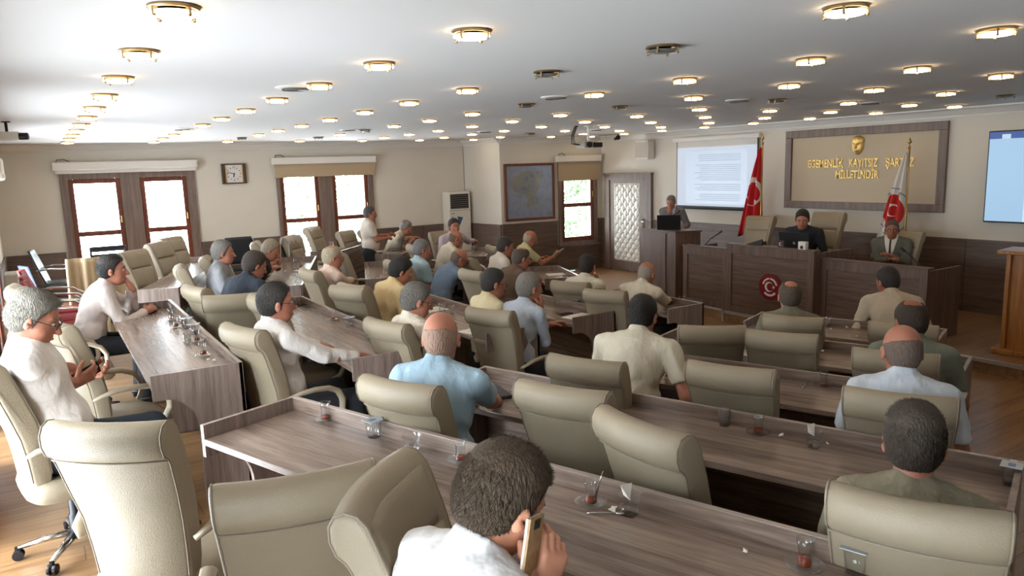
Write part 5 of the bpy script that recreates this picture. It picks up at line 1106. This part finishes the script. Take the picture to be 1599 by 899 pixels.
def tea_set(u, v, l, label, tea=.010, spoon=False, full=False, saucer=True):
    p = at(u, v, zdesk(l)); r = empty('tea_glass', p, 0, label, 'tea glass', 'tulip tea glasses on the desks')
    if saucer: MB().lathe([(.001, .002), (.030, .002), (.036, .006), (.056, .014), (.057, .016), (.036, .009), (.028, .005), (.001, .005)], 28).build('saucer', M_GLASS, r, True)
    o = .006
    MB().lathe([(.001, o), (.021, o), (.0235, o+.008), (.022, o+.022), (.0185, o+.045), (.021, o+.068), (.027, o+.088), (.0255, o+.088), (.0195, o+.068), (.017, o+.045), (.0205, o+.022), (.021, o+.010), (.001, o+.006)], 28).build('glass', M_GLASS, r, True)
    h = .058 if full else tea; MB().lathe([(.001, o+.007), (.0195, o+.008), (.0200, o+.012), (.0195 if not full else .0165, o+.012+h*.6), (.018, o+.012+h), (.001, o+.012+h)], 20).build('tea', M_TEA, r, True)
    if spoon: MB().tube([(.01, -.01, o+.02), (.028, -.02, .10), (.035, -.024, .125)], [.005, .0015, .0015], 6).build('spoon', M_CHROME, r, True)
    return r
def spoon(u, v, l, yaw, label):
    p = at(u, v, zdesk(l)); r = empty('tea_spoon', (p.x, p.y, p.z+.004), yaw, label, 'spoon'); MB().ball((0, 0, .001), (.016, .010, .003), 10).build('bowl', M_CHROME, r, True); MB().tube([(.014, 0, .001), (.07, 0, .004), (.11, 0, .002)], [.0022, .0016, .0026], 6).build('handle', M_CHROME, r, True); return r
def water_cup(u, v, l, label, opened=False, paper=False):
    p = at(u, v, zdesk(l)); r = empty('water_cup', p, 17, label, 'water cup', 'square plastic water cups on the desks'); rings = []
    for z, w in ((0, .024), (.004, .026), (.030, .027), (.060, .031), (.076, .033), (.078, .037)):
        rings.append([(w*math.copysign(abs(math.cos(a))**.45, math.cos(a)), w*math.copysign(abs(math.sin(a))**.45, math.sin(a)), z) for a in [2*math.pi*k/24 for k in range(24)]])
    v_, f_ = loft(rings, False); f_.append(tuple(range(23, -1, -1))); MB().add(v_, f_).build('cup', M_GLASS, r, True)
    wr = [[(x*.93, y*.93, z+.002) for x, y, z in ring] for ring in (rings[0], rings[2] if opened else rings[3])]; v_, f_ = loft(wr); MB().add(v_, f_).build('water', glass_mat('water_tint', (.97, .985, .99), .03) if 'water_tint' not in MATS else MATS['water_tint'], r, True)
    if not opened:
        MB().box(-.038, .038, -.036, .036, .078, .080, b=.001).box(.03, .055, -.012, .012, .079, .081).build('foil_lid', mat('foil', 'aeb6bc', .35, .5), r); MB().box(-.018, .012, -.012, .012, .0802, .0808).build('lid_print', mat('lid_blue', '4c6f96', .4), r)
    if paper: MB().add([(0, 0, .05), (.03, .01, .10), (-.02, .025, .105), (.005, .03, .06)], [(0, 1, 2), (0, 2, 3), (0, 3, 1)]).build('tissue', M_PAPER, r)
    return r
def tumbler(u, v, l, label, h=.085, r0=.026):
    p = at(u, v, zdesk(l)); r = empty('drinking_glass', p, 0, label, 'drinking glass', 'plain glasses on the desks')
    MB().lathe([(.001, .0), (r0*.9, 0), (r0, .01), (r0*1.12, h), (r0*1.06, h), (r0*.92, .012), (.001, .010)], 24).build('glass', M_GLASS, r, True); MB().lathe([(.001, .011), (r0*.90, .012), (r0*.96, h*.45), (.001, h*.45)], 20).build('water', MATS.get('water_tint') or glass_mat('water_tint', (.97, .985, .99), .03), r, True); return r
def paper(u, v, l, yaw, label, w=.21, h=.297, n=1, dz=0):
    p = at(u, v, zdesk(l)+dz); r = empty('paper', (p.x, p.y, p.z+.0005), yaw, label, 'paper')
    MB().box(-h/2, h/2, -w/2, w/2, 0, .0012*n).build('sheet', M_PAPER, r); t = MB()
    for k in range(14): t.box(h/2-.04-k*.016, h/2-.037-k*.016, -w/2+.02, w/2-.02-.04*((k*7) % 3), .0012*n, .0012*n+.0002)
    o = t.build('printed_lines', mat('print_grey', '9a9894', .8), r); o['kind'] = 'stuff'; return r
def crumb(u, v, l, label, s=.014):
    p = at(u, v, zdesk(l)); a = s; k = random.random()*3
    vs_ = [Vector((a*(.6+.5*math.sin(i*2.1+k))*math.cos(i*1.047), a*(.6+.5*math.sin(i*1.7+k))*math.sin(i*1.047), .002+a*.5*abs(math.sin(i*1.3+k)))) for i in range(6)]
    o = MB().add(vs_+[Vector((0, 0, a*.75)), Vector((0, 0, .0))], [(i, (i+1) % 6, 6) for i in range(6)]+[((i+1) % 6, i, 7) for i in range(6)]).build('crumpled_wrapper', M_PAPER); o.location = (p.x, p.y, p.z+.001); return tag(o, label, 'wrapper', 'crumpled sugar wrappers')
def flat_phone(u, v, l, yaw, label, nm='phone', sz=(.15, .075)):
    p = at(u, v, zdesk(l)); r = empty(nm, (p.x, p.y, p.z), yaw, label, nm.replace('_', ' ')); MB().box(-sz[0]/2, sz[0]/2, -sz[1]/2, sz[1]/2, .0, .009, b=.002).build('body', M_BLK, r); MB().box(-sz[0]/2+.005, sz[0]/2-.005, -sz[1]/2+.004, sz[1]/2-.004, .009, .0098).build('screen', mat('phone_glass', '11151c', .08), r); return r
# foreground desk
tea_set(509, 657, 'A', 'tea glass on a saucer at the left end of the foreground desk')
water_cup(584, 682, 'A', 'foil sealed square water cup, leftmost on the foreground desk')
water_cup(644, 705, 'A', 'open square water cup between the sealed cup and a tea glass on the foreground desk', True)
tea_set(720, 722, 'A', 'nearly empty tea glass on a saucer left of the bowed head on the foreground desk')
p = at(658, 733, zdesk('A')); tag(MB().box(-.03, .03, -.006, .006, 0, .006, Tm(0, 0, 0, -20), b=.002).build('sugar_packet', M_PAPER), 'small white sugar stick lying alone on the foreground desk', 'sugar packet').location = p
tea_set(923, 789, 'A', 'tea glass with a spoon in it right of the phoning man', spoon=True)
spoon(968, 803, 'A', 145, 'tea spoon lying beside the square cup with a tissue'); crumb(957, 798, 'A', 'pinkish crumpled wrapper beside the tea spoon', .022)
water_cup(984, 803, 'A', 'open square cup with a folded tissue sticking out', True, True)
crumb(1163, 863, 'A', 'small white crumb alone on the foreground desk', .014)
tea_set(1256, 888, 'A', 'tea glass with amber tea near the bottom edge of the picture', tea=.02)
water_cup(1336, 893, 'A', 'foil sealed water cup near the bottom edge of the picture')
# second desk
tumbler(1131, 664, 'B', 'faint plain glass left of a tea glass on the second desk'); tea_set(1184, 678, 'B', 'tea glass on a saucer on the second desk')
crumb(1220, 681, 'B', 'flat white wrapper on the second desk between the tea glass and sealed cup', .02); water_cup(1271, 698, 'B', 'water cup with a peeled white lid on the second desk', True, True); crumb(1292, 694, 'B', 'small wrapper right of the peeled cup', .014)
water_cup(1578, 756, 'B', 'foil sealed water cup at the right end of the second desk')
tea_set(1286, 603, 'C', 'empty tea glass behind the bald man in pale blue', 0.004); spoon(1254, 605, 'C', 20, 'tea spoon lying left of the empty tea glass on the third desk')
crumb(1284, 549, 'D', 'white wrapper between two empty armchairs', .02); tumbler(1486, 584, 'D', 'half full glass at the right end of the fourth desk', .11, .032); tumbler(1489, 566, 'D', 'plastic cup standing behind the half full glass at the desk end', .08, .03)
tea_set(1294, 510, 'E', 'tea glass on the front row desk right of the olive shirt', .006); crumb(1297, 514, 'E', 'wrapper in front of the tea glass in the front row', .018); crumb(1322, 512, 'E', 'white wrapper on the front row desk further right', .02); crumb(1337, 526, 'E', 'wrapper at the near edge of the front row desk', .016)
# sunlit left desk
for i, (u, v, k, t_) in enumerate([(269, 486, 'g', 'glass nearest the far end of the sunlit desk'), (268, 500, 't', 'tea glass below the farthest glass on the sunlit desk'), (275, 512, 't', 'tea glass in the middle of the left glass row on the sunlit desk'), (286, 505, 'g', 'glass between the two rows on the sunlit desk'),
  (292, 512, 'w', 'sealed water cup in the middle of the sunlit desk cluster'), (303, 522, 'w', 'sealed water cup beside the ledge of the sunlit desk'), (308, 534, 't', 'tea glass next to the ledge on the sunlit desk'), (293, 538, 'g', 'plain glass left of the tea glass on the sunlit desk'), (318, 556, 't', 'tea glass with dark red tea at the near end of the sunlit desk')]):
    if k == 'g': tumbler(u, v, 'A', t_)
    elif k == 't': tea_set(u, v, 'A', t_, .018)
    else: water_cup(u, v, 'A', t_)
crumb(335, 564, 'A', 'crumpled wrapper at the near end of the sunlit desk', .022); crumb(326, 562, 'A', 'small wrapper beside the dark red tea glass', .014)
# desk of the man with white sleeves
p = at(478, 484, zdesk('B')); g = empty('spectacles', p, 30, 'folded dark spectacles on the shiny desk before the white sleeved man', 'spectacles'); MB().tube([(0, .025*math.cos(a)-.03, .02+.018*math.sin(a)) for a in [math.pi*k/6 for k in range(13)]], .0018, 6).tube([(0, .025*math.cos(a)+.03, .02+.018*math.sin(a)) for a in [math.pi*k/6 for k in range(13)]], .0018, 6).tube([(0, .055, .025), (.1, .05, .004)], .0018, 6).tube([(0, -.055, .025), (.1, -.04, .004)], .0018, 6).build('frame', M_BLK, g)
flat_phone(474, 476, 'B', 10, 'black phone lying at the far end of the shiny desk'); tea_set(520, 500, 'B', 'empty tea glass on a saucer on the shiny desk', .005); water_cup(546, 510, 'B', 'sealed water cup on the shiny desk, farther of two'); water_cup(578, 530, 'B', 'sealed water cup on the shiny desk, nearer of two'); tumbler(603, 535, 'B', 'low glass with amber drink near the end of the shiny desk', .07); 
# centre desks
paper(672, 484, 'C', 8, 'sheet of paper behind the slouching man, under his chin'); tumbler(691, 492, 'C', 'tall glass behind the bald light blue head, left of two', .12, .03); tea_set(706, 492, 'C', 'tea glass behind the bald light blue head, right of two', .003, saucer=False)
paper(749, 516, 'C', 14, 'stack of white papers on the desk, farther of two', n=6); paper(775, 522, 'C', 4, 'sheet of paper at the desk end, nearer of two'); crumb(806, 513, 'C', 'reddish scrap on the desk end beside the papers', .016)
tea_set(866, 470, 'D', 'tea glass with amber tea at the desk of the chin-resting man', .03); tea_set(888, 475, 'D', 'tea glass full of dark red tea', full=True); water_cup(900, 480, 'D', 'sealed water cup beside the dark red tea'); tumbler(919, 488, 'D', 'milky white plastic cup at the desk end', .085, .028)
flat_phone(882, 490, 'D', 0, 'black phone lying before the chin-resting man'); paper(905, 494, 'D', 10, 'white sheet of paper at the end of the desk with the red tea')
paper(741, 429, 'D', 0, 'sheet of paper under the hand of the writing bald man'); paper(728, 421, 'D', -10, 'small white note beyond the papers of the writing man', .12, .16); tumbler(748, 424, 'D', 'glass at the far corner of the writing man\'s desk'); tea_set(754, 424, 'D', 'tea glass at the far corner of the writing man\'s desk')
paper(870, 428, 'E', -20, 'white paper on the desk under the single window'); tumbler(888, 430, 'E', 'glass beside the bright ledge under the single window'); water_cup(894, 431, 'E', 'water cup beside the bright ledge under the single window')
tumbler(1064, 474, 'E', 'faint glass on the front desk beside the bald man in white')
tumbler(462, 422, 'B', 'glass on the shiny desk before the black polo'); tea_set(470, 418, 'B', 'tea glass on the shiny desk before the black polo'); tumbler(462, 412, 'B', 'second glass near the far ledge of the shiny desk'); water_cup(466, 432, 'B', 'sealed water cup near the front of the shiny desk before the black polo')
for i, u in enumerate((478, 496, 508, 518)): tumbler(u, 388-i, 'B', ['leftmost', 'second', 'third', 'rightmost'][i]+' of the four small glasses on the farthest desk under the second window')
tea_set(742, 392, 'C', 'tea glass on the desk below the stretched arm', .02)
flat_phone(237, 424, 'A', 20, 'small dark phone on the bright desk under the first window')
# laptop of the bent man
def laptop(label, p, yaw, w=.33, d=.23, m=M_BLK, ang=105, logo=False):
    r = empty('laptop', p, yaw, label, 'laptop'); MB().box(-d/2, d/2, -w/2, w/2, 0, .018, b=.004).build('base', m, r)
    o = MB().box(0, .008, -w/2, w/2, 0, d, b=.003).build('lid', m, r); o.location = (d/2, 0, .016); o.rotation_euler = (0, R(ang-90), 0)
    o2 = MB().box(-.001, 0, -w/2+.01, w/2-.01, .012, d-.01).build('screen', mat('laptop_screen', '20262e', .2), o)
    if logo: disc_on(o, 0, d*.52, .018, M_ALU, .0085, 'logo', th=-.001)
    return r
p = at(616, 390, LV['C']+TOP); laptop('open grey laptop before the bent man near the far wall', p, -30, m=mat('laptop_grey', '5a5752', .4))
lp_ = at(1042, 362, 1.215); laptop('black laptop on the walnut lectern', (LECT[0]-.02, LECT[1]+.02, 1.217), 222, w=.36, logo=False)
z_ = zM-.11; y_, _ = zat(1252, 390, 8.55); laptop('black laptop on the central stage desk', (8.55, y_, z_), 184, w=.44, d=.30, ang=100, logo=True)
# microphones
def goose(label, p, yaw, ln=.42):
    r = empty('microphone', p, yaw, label, 'microphone'); MB().box(-.05, .05, -.04, .04, 0, .03, b=.008).build('base', M_BLK, r); MB().tube([(0, 0, .03), (.02, 0, ln*.35), (.12, 0, ln*.7), (.25, 0, ln)], .007, 8).build('gooseneck', M_DARKMET, r, True); MB().tube([(.24, 0, ln-.01), (.29, 0, ln+.03)], .014, 10).build('head', M_BLK, r, True)
ym, _ = zat(1098, 384, 8.4); goose('gooseneck microphone on the low stage desk', (8.4, ym, zL-.11), -70, .30)
ym, _ = zat(1440, 405, 8.6); goose('gooseneck microphone before the man in the grey suit', (8.6, ym, zR-.11), 80, .26)
goose('gooseneck microphone at the mouth of the lectern speaker', (LECT[0]+.0, LECT[1]+.20, 1.217), -60, .26)
# little things on the central stage desk ledge
def on_stage(u, v, x=8.13): return zat(u, v, x)
yy, zz_ = on_stage(1254, 388); r = empty('card_holder', (8.13, yy, zM+.018), 0, 'small white box with a black spot on the central stage desk', 'box'); MB().box(-.03, .03, -.055, .055, 0, .10, b=.003).build('box', M_WHITEPL, r); disc_on(r, 0, .03, .022, M_BLK, -.030, 'spot', th=.002)
yy, _ = on_stage(1219, 386); r = empty('desk_sign', (8.14, yy, zM+.018), 0, 'small dark rectangular desk plate with a white round mark', 'desk plate'); MB().box(-.01, .01, -.05, .05, 0, .09, b=.003).build('plate', mat('plate_maroon', '3c2024', .4), r); o = cres(r, 0, .045, .022, M_EMW, -.012, 'mark')
yy, _ = on_stage(1180, 384); r = empty('name_plate', (8.14, yy, zM+.018), 0, 'dark slanted name plate on the central stage desk', 'name plate'); MB().prism([(-.17, 0), (.10, 0), (.10, .085), (.085, .085)], -.01, .01, Matrix(((0, 0, 1, 0), (-1, 0, 0, 0), (0, 1, 0, 0), (0, 0, 0, 1)))).build('plate', M_BLK, r)
# jacket hung over a chair by the second window, magazines on the red chairs, book on the desk
def drape(label, name, pos, yaw, w, hgt, depth, m, cat):
    vv = []; ff = []; n = 26; rows = 26
    for j in range(rows+1):
        s = -1+2*j/rows
        for i in range(n+1):
            y = -w/2+w*i/n; a = abs(s); x = -.30+(-.05 if s < 0 else .055)*min(1, a*4)+.018*math.sin(i*.9+j*.12)*a+(.04*(y/.25)**2)-(.05*a if s < 0 else -.06*a)*.4; z = 1.085-max(0, a-.08)*(hgt if s < 0 else depth); vv.append((x, y*(1+.08*a), z))
    for j in range(rows):
        for i in range(n): k = j*(n+1)+i; ff.append((k, k+1, k+n+2, k+n+1))
    o = MB().add(vv, ff).build(name, m, None, True); o.location = pos; o.rotation_euler = (0, 0, R(yaw)); so_ = o.modifiers.new('solid', 'SOLIDIFY'); so_.thickness = .008; return tag(o, label, cat)
for o in list(bpy.data.objects):
    if o.get('label', '').startswith('beige armchair with a pale jacket'): drape('pale grey jacket hung over the armchair near the second far window', 'jacket', o.location, math.degrees(o.rotation_euler[2]), .50, .62, .30, mat('jacket_pale', 'b3aca4', .85, bump=.2, bscale=30), 'jacket')
p = at(72, 500, .36+.02); o = MB().box(-.01, .01, -.16, .16, 0, .80, Tm(0, 0, 0, 20, -14)).build('magazine', mat('print_blue', '7f93b8', .4, noise=.4, nscale=6)); o.location = p; tag(o, 'tall blue and white printed sheet leaning on the visitor chairs', 'magazine')
p = at(22, 440, .36); o = empty('electric_heater', (LEFT+.02, p.y if p.y < 13.8 else 12.9, .36), 0, 'small white box heater in the left corner', 'heater'); MB().box(0, .18, -.25, .25, 0, .62, b=.02).build('casing', M_WHITEPL, o); MB().lathe([(.03, 0), (.03, .01), (.001, .012)], 12, Tm(.18, -.18, .5, 0, 90)).build('knob', M_DARKMET, o)
p = at(765, 612, LV['B']+.76); o = MB().box(-.09, .09, -.12, .12, 0, .02, b=.006).build('folder', mat('folder_dark', '2c2a30', .5)); o.location = (p.x, p.y, LV['B']+TOP); o.rotation_euler = (0, 0, R(-10)); tag(o, 'dark folder on the desk before the bald man in light blue', 'folder')
bpy.data.objects.update if False else None
